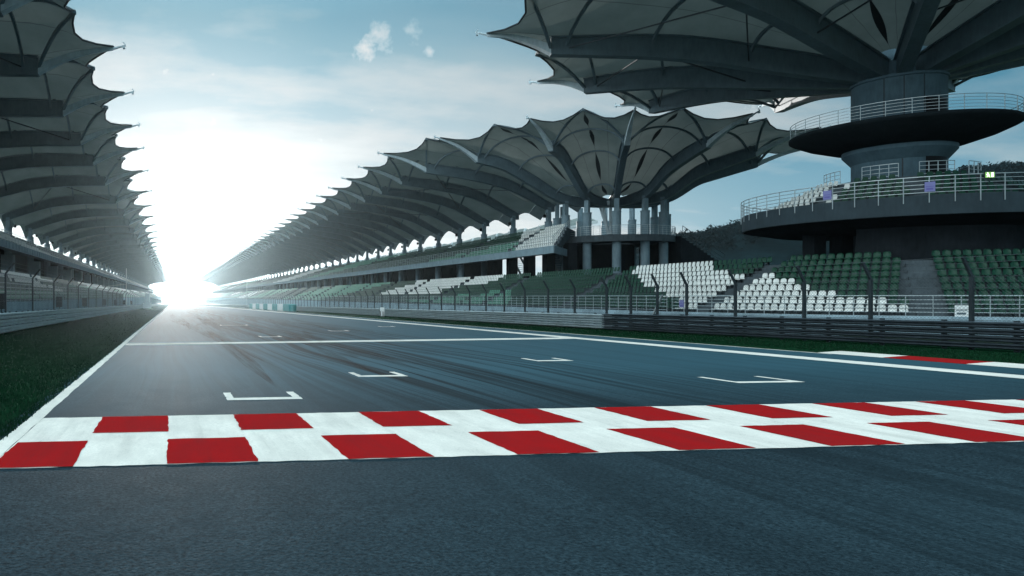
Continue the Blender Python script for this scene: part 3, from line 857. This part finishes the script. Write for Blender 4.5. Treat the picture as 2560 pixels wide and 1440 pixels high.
# upper deck
UX, UZ, UD, UH, UN, UY0 = 38.9, 6.62, .70, .42, 7, 68.2
p = [(38.0, 5.95), (38.0, 6.62)] + terrace(UX, UZ, UN, UD, UH, 1, 0, 46.5, UZ+(UN-1)*UH, 38.1)[2:-1] + [(46.5, 8.4), (44.2, 8.2), (38.9, 5.95)]
SK = 1.23                     # the deck end is cut back on a slant toward the umbrella ring
def skew(mb): mb.v = [(x, y + (x-38)*SK if abs(y-UY0) < .3 else y, z) for x, y, z in mb.v]
mb = MB(); mb.prism(p, UY0, YF); skew(mb); mb.build('upper_deck', M['concrete'], GS)
mb = MB(); mb.box(37.90, UY0-.05, 5.95, 37.997, YF, 6.70); mb.box(38.0, UY0-.15, 5.95, 45.2, UY0-.003, 6.70); skew(mb); mb.build('fascia', M['column'], GS)
railing([(37.95, UY0 + .9*i, 6.70) for i in range(90)], 1.0, 5, .018, .015, 1, GS, drop=.35)
railing([(37.95, UY0 + 82 + 3.6*i, 6.70) for i in range(150)], 1.0, 4, .025, .018, 1, GS, drop=.3)
railing([(lerp(38, 44.5, i/9), UY0+.15 + lerp(0, 6.5, i/9)*SK, lerp(6.7, 9.3, i/9)) for i in range(10)], 1.0, 5, .02, .016, 1, GS)
def upper_kind(r, y):
    if bearing(UX + r*UD, y) > 1288 + r*3: return 'seat_white'
    k = math.sin(y*.055 + r*.45) + .4*math.sin(y*.023 + 2)
    return 'seat_white' if k > .85 and y > 95 else ('seat_sunlit' if k < -.8 else 'seat_green')
for r in range(UN):
    x, z = UX + r*UD, UZ + r*UH; y = UY0 + .5 + (x-38)*SK
    while y < 160:
        y += .40
        if abs((y-UY0) % 13.5 - 11.8) < .6: continue
        far_seat(x, y, z, 0, upper_kind(r, y))
    while y < 720:
        far_strip(x, y, y+2.3, z, upper_kind(r, y), 1); y += 2.5
# columns of the straight, one per rib
CX = 45.0; SP = 9.0; Y0 = 82.0
def column_mb(r, z0, z1, zneck, w=.42):
    mb = MB(); mb.lathe([(r*1.04, z0), (r*1.04, z0+.15), (r, z0+.16), (r, z1), (r*1.06, z1+.02), (r*1.06, z1+.16), (r*.7, z1+.18)], 0, 0, 20)
    mb.box(-w*.55, -w*.55, z1+.15, w*.55, w*.55, zneck); return mb
cm = column_mb(.43, 3.3, 10.45, 12.3).mesh('column', M['column'], False)
NB = 72
for k in range(NB):
    o = bpy.data.objects.new('column', cm); col.objects.link(o); o.parent = GS; o.location = (CX*S, (Y0+SP*k)*S, 0)
# lower concourse: back wall with openings, short columns
mb = MB()
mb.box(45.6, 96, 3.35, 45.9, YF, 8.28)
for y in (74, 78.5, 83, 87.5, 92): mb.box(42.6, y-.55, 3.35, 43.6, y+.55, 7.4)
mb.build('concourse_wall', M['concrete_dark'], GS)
mb = MB(); mb.lathe([(.36, 3.34), (.36, 6.6)], 0, 0, 12); pm = mb.mesh('concourse_pillar', M['column'])
for i in range(70):
    o = bpy.data.objects.new('concourse_pillar', pm); col.objects.link(o); o.parent = GS; o.location = (40.3*S, (97+9*i)*S, 0)
# stairs seen through the openings
for y in (80.5, 89.5):
    mb = MB(); mb.beam((44.2, y-3, 3.6), (44.2, y+1.2, 7.6), .1, .3); mb.beam((45.4, y-3, 3.6), (45.4, y+1.2, 7.6), .1, .3)
    for i in range(14): t = i/14; mb.box(44.25, y-3+4.2*t, 3.6+4*t, 45.35, y-3+4.2*t+.28, 3.66+4*t)
    mb.build('staircase', M['steel_light'], GS)
# straight canopy bays
BOT = [(-.7, 11.85), (.3, 12.15), (5.0, 14.35), (9.8, 15.45), (15.3, 16.2)]; DEP = [.55, .8, 1.05, 1.1, .95]
def srib(k): return Rib(CX, Y0+SP*k, 180, BOT, (20.4, 18.35), DEP)
proto = {}
for k in range(NB):
    det = 2 if k < 12 else (1 if k < 30 else 0)
    br = (1 if k % 3 == 0 else -1) if k < 12 and k % 3 != 2 else 0
    key = (det, br)
    if key not in proto: proto[key] = (build_bay(Bay(srib(k), srib(k+1)), GS, det, True, False, br), k)
    else: copy_bay(proto[key][0], GS, (0, SP*(k - proto[key][1]), 0))
# umbrella end: ring of columns, fan ribs
UC = (50.4, 78.0); RR = 5.7
def fan(cx, cy, r0, ang, bot, tip, dep, w=.46):
    a = R(ang); return Rib(cx + r0*math.cos(a), cy + r0*math.sin(a), ang, [(r - r0, z) for r, z in bot], (tip[0]-r0, tip[1]), dep, w)
fans = []
for i, (ang, kr, tr, kz, tz) in enumerate([(183,16.6,20.9,16.6,19.2),(213,13.6,17.6,16.7,19.4),(243,14.2,18.9,16.3,18.6),(273,14.4,19.4,15.9,17.9),(303,14.4,19.6,15.7,17.6),(333,14.4,19.6,15.7,17.6),(363,14.4,19.6,15.7,17.6)]):
    fans.append(fan(UC[0], UC[1], RR, ang, [(.7, 11.9), (RR, 12.2), (RR+(kr-RR)*.38, 14.1), (RR+(kr-RR)*.7, kz-.75), (kr, kz)], (tr, tz), [.7, .9, 1.15, 1.15, .95]))
build_bay(Bay(fans[0], srib(0), dmin=-2.2), GS, 2, True)
for a, b in zip(fans[1:], fans[:-1]): build_bay(Bay(a, b, dmin=-3.6), GS, 2, True, True)
cm2 = column_mb(.45, 3.3, 10.7, 12.5).mesh('column', M['column'], False)
for ang in [183 + 30*i for i in range(12)]:
    o = bpy.data.objects.new('column', cm2); col.objects.link(o); o.parent = GS
    o.location = ((UC[0]+RR*math.cos(R(ang)))*S, (UC[1]+RR*math.sin(R(ang)))*S, 0); o.rotation_euler = (0, 0, R(ang))
mb = MB(); mb.lathe([(6.6, 7.55), (6.6, 8.25), (5.0, 8.25), (2.2, 8.25), (2.2, 7.6), (6.6, 7.55)], UC[0], UC[1], 56); mb.build('landing', M['concrete'], GS)
railing([(UC[0]+6.5*math.cos(R(a)), UC[1]+6.5*math.sin(R(a)), 8.25) for a in range(150, 391, 6)], 1.0, 5, .022, .016, 1, GS)
mb = MB(); mb.lathe([(3.2, 3.3), (3.2, 7.6)], UC[0]+.8, UC[1]+2.5, 32); mb.build('stair_core', M['concrete_dark'], GS)
mb = MB()                                    # hub: a basket of raking struts under the fan
for i in range(8):
    a = R(45*i+10); mb.tube([(UC[0]+.25*math.cos(a), UC[1]+.25*math.sin(a), 8.9), (UC[0]+1.15*math.cos(a), UC[1]+1.15*math.sin(a), 12.2)], .13, 8)
mb.lathe([(1.4, 12.0), (1.5, 12.5), (.2, 12.7)], UC[0], UC[1], 24); mb.lathe([(.1, 8.7), (.42, 8.8), (.42, 9.0), (.1, 9.05)], UC[0], UC[1], 16)
mb.build('hub_struts', M['steel_light'], GS)
# stepped flank falling away from the landing
mb = MB(); p = [(55.0, 3.3), (55.0, 8.2)]
for i in range(12): p += [(55.2+.42*i, 8.2-.26*i), (55.2+.42*i, 8.2-.26*(i+1))]
p += [(60.3, 5.0), (60.3, 3.3)]
mb.prism(p, 72.5, 79.5); mb.build('stepped_flank', M['concrete_dark'], GS)
railing([(55.3+.55*i, 72.6, 8.2-.34*i) for i in range(10)], 1.1, 3, .025, .02, 3, GS, 'steel_dark')
# low rear canopy with raking white struts, behind the columns
def rear_mb():
    fab = MB(); us = [-1+.2*i for i in range(11)]
    fab.grid([[(50 + 10*t, SP/2*(u+1), 10.0 + 2.3*t + 1.0*(1-u*u)*(.4+.6*t)) for u in us] for t in (0,.25,.5,.75,1)], 0, [[((u+1)/2, t) for u in us] for t in (0,.25,.5,.75,1)])
    stt = MB(); stt.beam((48.5, .2, 8.6), (50.4, 2.2, 11.3), .22, .3); stt.beam((48.5, .2, 8.6), (50.4, -2.0, 11.3), .22, .3); stt.beam((50, 0, 9.9), (60, 0, 12.2), .2, .45)
    return fab, stt
fb, stt = rear_mb()
fm = fb.mesh('rear_canopy', M['fabric'], True); sm = stt.mesh('raking_strut', M['whitep'])
for k in range(2, 28):
    o = bpy.data.objects.new('rear_canopy', fm); col.objects.link(o); o.parent = GS; o.location = (0, (Y0-4+SP*k)*S, 0)
    q = bpy.data.objects.new('raking_strut', sm); col.objects.link(q); q.parent = o

# loudspeakers on the columns
mb = MB(); mb.lathe([(.05,-.22),(.17,-.2),(.19,.10),(.10,.2),(.03,.22)], 0, 0, 12); mb.beam((0,0,.2),(.36,0,.3),.05,.05)
spk = mb.mesh('loudspeaker', M['black'], False)
for k in range(9):
    o = bpy.data.objects.new('loudspeaker', spk); col.objects.link(o); o.location = ((CX-.55)*S, (Y0+SP*k-.1)*S, 11.25*S)
    tag(o, f'black horn loudspeaker on the {ordinal(k+1)} main stand column left of the umbrella fan', 'loudspeaker', 'loudspeakers on the columns')

# ------------------------------------------------------------------ umbrella tower
TW = empty('umbrella_tower', 'dark umbrella roofed viewing tower with round terraces nearest the camera', 'tower', None, (45.07, 40.06, 0))
def tb(mb, name, mat, smooth=False, parent=None):
    mb.v = [(x-TX, y-TY, z) for x, y, z in mb.v] if parent is None else mb.v
    o = mb.build(name, M[mat] if isinstance(mat, str) else mat, parent or TW); 
    if smooth:
        for p_ in o.data.polygons: p_.use_smooth = True
    return o
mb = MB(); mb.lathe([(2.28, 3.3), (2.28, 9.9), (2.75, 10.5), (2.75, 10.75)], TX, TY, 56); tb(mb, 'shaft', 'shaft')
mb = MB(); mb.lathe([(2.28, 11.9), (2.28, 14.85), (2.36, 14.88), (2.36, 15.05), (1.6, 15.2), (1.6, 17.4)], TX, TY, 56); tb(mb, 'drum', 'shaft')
mb = MB()
for a in (228, 205, 252): mb.box(0,0,0,0,0,0) if False else mb.lathe([(2.295, 11.95), (2.295, 14.84)], TX, TY, 1, 0, a, a+1.3)
mb.lathe([(2.30, 3.4), (2.30, 9.9)], TX, TY, 1, 0, 226, 227.6)
tb(mb, 'drain_pipe', 'steel_dark')
for z0, z1 in ((11.95, 13.45), (8.7, 10.0)):
    mb = MB(); mb.lathe([(2.31, z0), (2.31, z1)], TX, TY, 8, 0, 254, 292); tb(mb, 'doorway', 'black')
mb = MB(); mb.lathe([(2.6, 10.72), (3.3, 10.85), (4.6, 11.3), (5.35, 11.68), (5.5, 11.78), (5.5, 11.92), (5.3, 11.95), (2.2, 11.95)], TX, TY, 72); disk = tb(mb, 'round_platform', 'concrete', True)
disk.data.materials[0] = simple('shade-toned soffit', (0.018, 0.024, 0.028), 0.8)  # platform tone darkened, its shade painted into the colour
def ring(r, z, a0=0, a1=360, step=6, cx=TX, cy=TY):
    return [(cx + r*math.cos(R(a)) - TX, cy + r*math.sin(R(a)) - TY, z) for a in np.arange(a0, a1+.01, step)]
railing(ring(5.42, 11.93), .86, 5, .018, .013, 2, TW)
# seating tier
mb = MB(); mb.lathe([(8.0, 5.95), (8.0, 7.0), (7.75, 7.0), (7.75, 6.75), (6.75, 6.75), (6.75, 7.11), (6.1, 7.11), (6.1, 7.47), (5.45, 7.47), (5.45, 7.83), (4.8, 7.83), (4.8, 8.19), (4.15, 8.19), (4.15, 8.55), (2.3, 8.55)], TX, TY, 84)
tb(mb, 'seating_tier', 'concrete')
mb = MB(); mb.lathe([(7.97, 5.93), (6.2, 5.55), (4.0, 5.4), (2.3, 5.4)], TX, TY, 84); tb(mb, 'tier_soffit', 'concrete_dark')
mb = MB(); mb.lathe([(8.01, 5.95), (8.08, 5.95), (8.08, 6.98), (8.01, 6.98)], TX, TY, 96); tb(mb, 'rim_fascia', 'rim_shaded')
railing(ring(8.14, 6.98, step=3.6), .98, 5, .024, .018, 2, TW, drop=.4)
for a0, a1 in ((150, 176), (196, 222), (236, 262), (276, 300)):
    railing(ring(3.75, 8.55, a0, a1, 6.5), .85, 4, .02, .015, 1, TW)
for (x, y) in ((40.4, 41.2), (42.1, 41.0)):
    mb = MB(); mb.box(x-.42, y-.42, 3.3, x+.42, y+.42, 5.72); tb(mb, 'pier', 'concrete_dark')
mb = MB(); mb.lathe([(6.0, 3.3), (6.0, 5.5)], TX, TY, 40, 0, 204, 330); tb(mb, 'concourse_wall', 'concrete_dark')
for r_, z in ((7.05, 6.75), (6.42, 7.11), (5.77, 7.47), (5.12, 7.83), (4.47, 8.19)):
    n = int(2*math.pi*r_/.42)
    for i in range(n):
        a = 360*i/n
        if min(abs((a - c + 180) % 360 - 180) for c in (229, 189, 269, 309, 149)) * R(1)*r_ < .42: continue
        k = 'seat_white' if 150 < a < 196 else 'seat_green'
        far_seat(TX + r_*math.cos(R(a)), TY + r_*math.sin(R(a)), z, R(a) + math.pi, k)
# tower roof: eleven fan ribs
trs = []
for i in range(11):
    a = 163.5 - 32.727*i
    tr, kr = {0:(24.7, 20.6), 1:(22.5, 18.7), 2:(23.3, 19.6)}.get(i, (23.6, 19.6))
    if i == 10: tr, kr = 25.2, 20.8
    trs.append(fan(TX, TY, 2.0, a, [(.6, 14.9), (2.0, 15.02), (7.0, 16.0), (13.0, 17.2), (kr, 17.9)], (tr, 19.6), [.9, 1.1, 1.35, 1.35, 1.0], .55))
for i in range(11):
    A, B = trs[i], trs[(i+1) % 11]
    b = Bay(B, A, dmin=.2, rise=.30, peak_out=.60, peak_up=.25)
    if i == 10: b.pk = b.pk + b.out*2.6
    f = build_bay(b, None, 2, True, True, 1)
    f.parent = TW; f.location = (f.location.x - TX*S, f.location.y - TY*S, f.location.z)

# lit exit sign on the tier railing
a = R(247); ex, ey = TX + 8.22*math.cos(a), TY + 8.22*math.sin(a)
root = empty('exit_sign', 'small glowing green emergency exit sign above the tower terrace railing', 'exit sign', None, (ex, ey, 7.72))
root.rotation_euler = (0, 0, a + math.pi/2)
root.scale = (.75, .75, .75)
mb = MB(); mb.box(-.28, -.05, -.02, .28, .05, .40); mb.box(-.03, -.03, -.30, .03, .03, -.021); mb.build('housing', M['steel_dark'], root)
mb = MB(); mb.box(-.26, -.062, 0, .26, -.052, .38); mb.build('lit_face', M['exit_green'], root)
mb = MB()                                    # running figure and door
mb.lathe([(.0,-.001),(.045,-.001)], -.13, 0, 10); mb.v = [(x, -.068, .31 + y) for x, y, z in mb.v]
mb.beam((-.13,-.068,.26),(-.10,-.068,.15),.012,.06); mb.beam((-.13,-.068,.24),(-.21,-.068,.19),.012,.035); mb.beam((-.12,-.068,.24),(-.04,-.068,.20),.012,.035)
mb.beam((-.10,-.068,.15),(-.17,-.068,.05),.012,.04); mb.beam((-.10,-.068,.15),(-.03,-.068,.10),.012,.04); mb.beam((-.03,-.068,.10),(-.02,-.068,.03),.012,.035)
mb.box(.07, -.07, .04, .20, -.064, .34); mb.build('pictogram', M['exit_white'], root)

def along(x, px):              # the place on a curved row that lies on a given bearing
    return min((path(x, t*.1) for t in range(-900, 300)), key=lambda q: abs(bearing(*q) - px))
def notice(x, y, z, rot, label, w=.42, h=.52, mat='paper'):
    root = empty('notice', label, 'notice', 'notices tied to the railings', (x, y, z)); root.rotation_euler = (0, 0, rot)
    mb = MB(); mb.box(-w/2, -.012, 0, w/2, .012, h); mb.build('sheet', M[mat], root)
    mb = MB(); mb.box(-w*.4, -.018, h*.50, w*.4, -.013, h*.56); mb.box(-w*.35, -.018, h*.18, w*.3, -.013, h*.36); mb.build('print', M['ink'] if mat == 'paper' else M['steel'], root)
for ang, lab in ((230.5, 'lilac paper notice on the tower terrace railing right of the green seats'), (200, 'lilac paper notice on the tower terrace railing beside white seats')):
    a = R(ang); notice(TX+8.2*math.cos(a), TY+8.2*math.sin(a), 7.15, a+math.pi/2, lab)
nx = along(29.40, 1706); notice(nx[0], nx[1], .95, R(-90), 'lilac paper notice on the lower railing before white seats', .36, .45)
nx = along(29.40, 2405); notice(nx[0], nx[1], .70, R(-50), 'pale grey notice board on the lower railing beside a fence post', .45, .5, 'whitep')

# ------------------------------------------------------------------ opposite grandstand (left)
LS = empty('grandstand', 'canopied grandstand opposite, beyond the grass verge, with stacked fins against the sky', 'grandstand')
LX, LK = -23.3, 15.2
mb = MB(); mb.prism(terrace(-12.3, 1.2, 7, .62, .40, -1, -8, -26.5, 1.2+6*.40, -10.9), 6, YF); mb.build('seating_terrace', M['concrete'], LS)
mb = MB(); mb.box(-10.897, 6, -8, -10.80, YF, 1.25); mb.build('front_wall', M['concrete_blue'], LS)
railing([(-10.95, 14 + 1.6*i, 1.2) for i in range(90)], 1.3, 5, .025, .02, 1, LS)
railing([(-10.95, 158 + 5*i, 1.2) for i in range(110)], 1.3, 4, .03, .02, 1, LS)
p = [(-16.5, 6.45), (-16.5, 7.1)] + terrace(-17.4, 7.1, 6, .7, .42, -1, 0, -25.0, 7.1+5*.42, -16.6)[2:-1] + [(-25.0, 8.5), (-22.4, 8.3), (-17.4, 6.45)]
mb = MB(); mb.prism(p, 6, YF); mb.build('upper_deck', M['concrete'], LS)
mb = MB(); mb.box(-16.497, 6, 6.45, -16.40, YF, 7.15)
for i in range(160): mb.box(-16.40, 20+1.5*i, 6.5, -16.33, 20.12+1.5*i, 7.1)
mb.build('fascia', M['column'], LS)
railing([(-16.45, 14 + 1.5*i, 7.15) for i in range(110)], 1.0, 5, .022, .018, 1, LS)
railing([(-16.45, 180 + 5*i, 7.15) for i in range(110)], 1.0, 4, .03, .02, 1, LS)
def left_kind(r, y, up):
    k = math.sin(y*.075 + r*.5) + .4*math.sin(y*.031)
    if up: return 'seat_white' if k > .4 else 'seat_green'
    if r >= 5: return 'seat_white' if k > -.3 else 'seat_green'
    return 'seat_white' if k > 1.1 else ('seat_sunlit' if r < 2 or k < -.6 else 'seat_green')
for r in range(7):
    y = 22.0
    while y < 130:
        y += .42
        if abs(y % 15.3 - 9) > .6: far_seat(-12.3-.62*r, y, 1.2+.40*r, math.pi, left_kind(r, y, 0))
    while y < 720: far_strip(-12.3-.62*r, y, y+2.3, 1.2+.40*r, left_kind(r, y, 0), -1); y += 2.5
for r in range(6):
    y = 25.0
    while y < 130:
        y += .42
        if abs(y % 15.3 - 9) > .6: far_seat(-17.4-.7*r, y, 7.1+.42*r, math.pi, left_kind(r, y, 1))
    while y < 720: far_strip(-17.4-.7*r, y, y+2.3, 7.1+.42*r, left_kind(r, y, 1), -1); y += 2.5
mb = MB(); mb.box(-22.6, 6, 3.55, -22.2, 52, 8.2); mb.box(-24.9, 60, 3.55, -24.6, YF, 8.44)
mb.build('concourse_wall', M['concrete_dark'], LS)
LZ = [25, 34.5, 44, 54, 64.4, 74.5, 87.9, 104.8] + [121 + 16.2*i for i in range(38)]
LYs = [(z + .1158*8.1)/.9933 for z in LZ]
lc = column_mb(.55, 3.5, 11.3, 12.9, .5).mesh('column', M['column'])
lc2 = MB(); lc2.box(-.7, -.6, 3.5, .7, .6, 6.6); lc2 = lc2.mesh('concourse_pillar', M['column'])
for y in LYs:
    for me_, x in ((lc, LX), (lc2, -19.6)):
        o = bpy.data.objects.new(me_.name, me_); col.objects.link(o); o.parent = LS; o.location = (x*S, y*S, 0)
LB = [(-.8, 12.4), (.3, 12.7), (5.8, 14.4), (10.6, 15.0), (LK, 15.15)]; LD = [.6, .9, 1.15, 1.15, .95]
def lrib(y): return Rib(LX, y, 0, LB, (19.7, 17.05), LD, .5)
pro = None
for i in range(len(LYs)-1):
    if i < 9: build_bay(Bay(lrib(LYs[i+1]), lrib(LYs[i]), dmin=-2.4, rise=.30, peak_up=.25), LS, 2, True, False, [0,1,0,1,0,0,1,0,0][i])
    elif pro is None: pro = build_bay(Bay(lrib(LYs[i+1]), lrib(LYs[i]), dmin=-2.4, rise=.22, peak_up=.25), LS, 1, True); py = LYs[i+1]
    else: copy_bay(pro, LS, (0, LYs[i+1]-py, 0))
for i, y in enumerate(LYs[6:12]):
    o = bpy.data.objects.new('loudspeaker', spk); col.objects.link(o); o.location = ((LX+.9)*S, (y+.4)*S, 11.7*S); o.rotation_euler = (0, 0, math.pi)
    tag(o, f'black horn loudspeaker on the opposite stand, {ordinal(i+1)} column along', 'loudspeaker', 'loudspeakers on the columns')

tag(rest.build('stadium_seats', [M[k] for k in SM]), 'rows of white and green seats filling both stands and the tower terrace', 'seats', kind='stuff')

# ------------------------------------------------------------------ trackside things
def mast(x, y, h, arm, z_arm, label):
    root = empty('light_mast', label, 'mast', 'masts beside the barriers', (x, y, gz(y)))
    mb = MB(); mb.tube([(0,0,0),(0,0,h)], [.14,.09], 8); mb.build('pole', M['rail'], root)
    mb = MB(); mb.beam((0,0,z_arm),(arm,0,z_arm-.35),.12,.12); mb.build('arm', M['rail'], root)
mast(-9.2, 148, 8.6, -3.6, 5.4, 'tall pale mast with a side arm behind the opposite catch fence')
mast(24.9, 240, 9.2, 6.0, 6.2, 'pale mast with a long side arm beside the main stand')
root = empty('tyre_barrier', 'teal and white block tyre barrier beside the far track edge', 'tyre barrier', None, (22, 130, gz(130)))
for i in range(9):
    mb = MB(); y0, y1 = 0 + i*7.6, (i+1)*7.6 - .15
    g = gz(130+y0) - gz(130)
    mb.lathe([(.7, g), (.74, g+.15), (.74, g+1.2), (.6, g+1.32), (0, g+1.34)], 0, y0+.7, 14, 0, 180, 360)
    mb.box(-.74, y0+.7, g, .74, y1, g+1.32); mb.build('barrier_block', M['teal'] if i % 2 == 0 else M['whitep'], root)
root = empty('marshal_post', 'small white marshal hut at the far end of the opposite barrier', 'hut', None, (-7.4, 212, gz(212)))
mb = MB(); mb.box(-1.0, 0, 0, 1.3, 2.2, 1.5); mb.build('base', M['whitep'], root)
mb = MB(); mb.box(-.4, .3, 1.5, .9, 1.8, 4.2); mb.box(-.6, .1, 4.2, 1.1, 2.0, 4.4); mb.build('cabin', M['whitep'], root)
root = empty('marker_board', 'white marker board standing against the main stand crash barrier', 'board', None, (24.15, 81, gz(81)))
mb = MB(); mb.box(-.04, -.7, .05, .04, .7, 1.05); mb.build('panel', M['whitep'], root)
mb = MB(); mb.box(-.13, -.6, 0, -.05, -.5, .6); mb.box(-.13, .5, 0, -.05, .6, .6); mb.build('leg', M['steel_dark'], root)

# ------------------------------------------------------------------ hills, woods, plant
def ridge(name, pts, depth, z0=-7):
    mb = MB(); rows = []
    n = 140; c = catmull(pts, n)
    for t in (0, .15, .35, .6, .85, 1.0, 1.3, 1.8):
        row = []
        for i, (x, y, h) in enumerate(c):
            s_ = math.sin(min(t,1)*math.pi/2)*(1 if t <= 1 else max(0, 1-(t-1)*.9))
            dirv = Vector((x, y)).normalized()
            q = Vector((x, y)) + dirv*(depth*(t-1))
            row.append((q.x, q.y, z0 + (h-z0)*s_*(1 + .03*math.sin(i*.5+t*9))))
        rows.append(row)
    mb.grid(rows)
    return tag(mb.build(name, M['hill'], None, True), kind='structure'), c
def pol(px, dist, y_px):                     # a bearing and an apparent height become a place
    zc = dist; xc = (px-640)/F*zc; X = .9933*xc + .1158*zc; Y = .9933*zc - .1158*xc
    return (X, Y, HC + (741-y_px)/F*zc)
_, c1 = ridge('hill', [pol(1560,300,640), pol(1640,300,606), pol(1720,300,593), pol(1790,300,590), pol(1850,300,570), pol(1950,300,545), pol(2080,300,520), pol(2250,300,480), pol(2420,300,432), pol(2560,300,420), pol(2800,300,420)], 120)
_, c2 = ridge('hill', [pol(-300,1500,690), pol(0,1500,700), pol(300,1500,722), pol(430,1500,728), pol(560,1500,722), pol(800,1500,700), pol(1200,1500,690), pol(1600,1500,690)], 300)
fv = MB()
for i, (x, y, z) in enumerate(c1):
    for q in range(16):
        t = 1.0 if q < 6 else rng.uniform(.55, 1.0); dv = Vector((x, y)).normalized()*(120*(t-1))
        bx = x + dv.x + rng.uniform(-7,7); by = y + dv.y + rng.uniform(-7,7); hz = -7 + (z+7)*math.sin(t*math.pi/2) + rng.uniform(-2.5, -.2)
        rr = rng.uniform(1.0, 2.4)
        for _ in range(22):
            d = Vector((rng.gauss(0,1), rng.gauss(0,1), rng.gauss(0,.75))).normalized()*rr*rng.uniform(.5, 1)
            c = Vector((bx, by, hz+rr*.5)) + d; a = Vector((rng.uniform(-1,1), rng.uniform(-1,1), rng.uniform(-1,1)))*.7; b = Vector((rng.uniform(-1,1), rng.uniform(-1,1), rng.uniform(-1,1)))*.7
            fv.add([c-a, c+b, c+a-b*.3], [(0,1,2)])
tag(fv.build('forest', M['hill']), 'dark wooded skyline along the hill behind the stands', 'forest', kind='stuff')
root = empty('palm_tree', 'small green palm between columns behind the upper seats', 'palm tree', None, (49.0, 87.5, 3.3))
mb = MB(); mb.tube([(0,0,0),(.1,.1,3),(0,.2,6.3)], [.22,.17,.13], 8); mb.build('trunk', M['bark'], root)
mb = MB()
for i in range(26):
    a = rng.uniform(0, 6.28); up = rng.uniform(.3, 1.5); ln = rng.uniform(1.6, 2.5); prev = None
    for j in range(7):
        t = j/6; c = V(math.cos(a)*ln*t, .2 + math.sin(a)*ln*t, 6.2 + up*t*1.6 - 1.7*t*t)
        sd = V(-math.sin(a), math.cos(a), 0)*(.26*math.sin(math.pi*min(1, t*.9+.08)) + .01)
        if prev: mb.quad(prev[0], c - sd - V(0,0,.1), c, prev[1]); mb.quad(prev[1], c, c + sd - V(0,0,.1), prev[2])
        prev = (c - sd - V(0,0,.1), c, c + sd - V(0,0,.1))
mb.build('crown', M['leaf'], root)

# ------------------------------------------------------------------ haze
def haze(dens):
    m = bpy.data.materials.new('haze'); m.use_nodes = True; nt = m.node_tree
    nt.nodes.remove(nt.nodes['Principled BSDF'])
    pv = N(nt, 'ShaderNodeVolumePrincipled'); pv.inputs['Color'].default_value = (.72, .92, 1.0, 1)
    pv.inputs['Density'].default_value = dens; pv.inputs['Anisotropy'].default_value = 0.83
    nt.links.new(pv.outputs[0], nt.nodes['Material Output'].inputs['Volume'])
    mb = MB(); mb.box(-3100, -1600, -9, 3100, 3300, 64); o = mb.build('haze', m)
    return tag(o, 'pale sunlit haze filling the straight', 'haze', kind='stuff')
haze(0.000095)
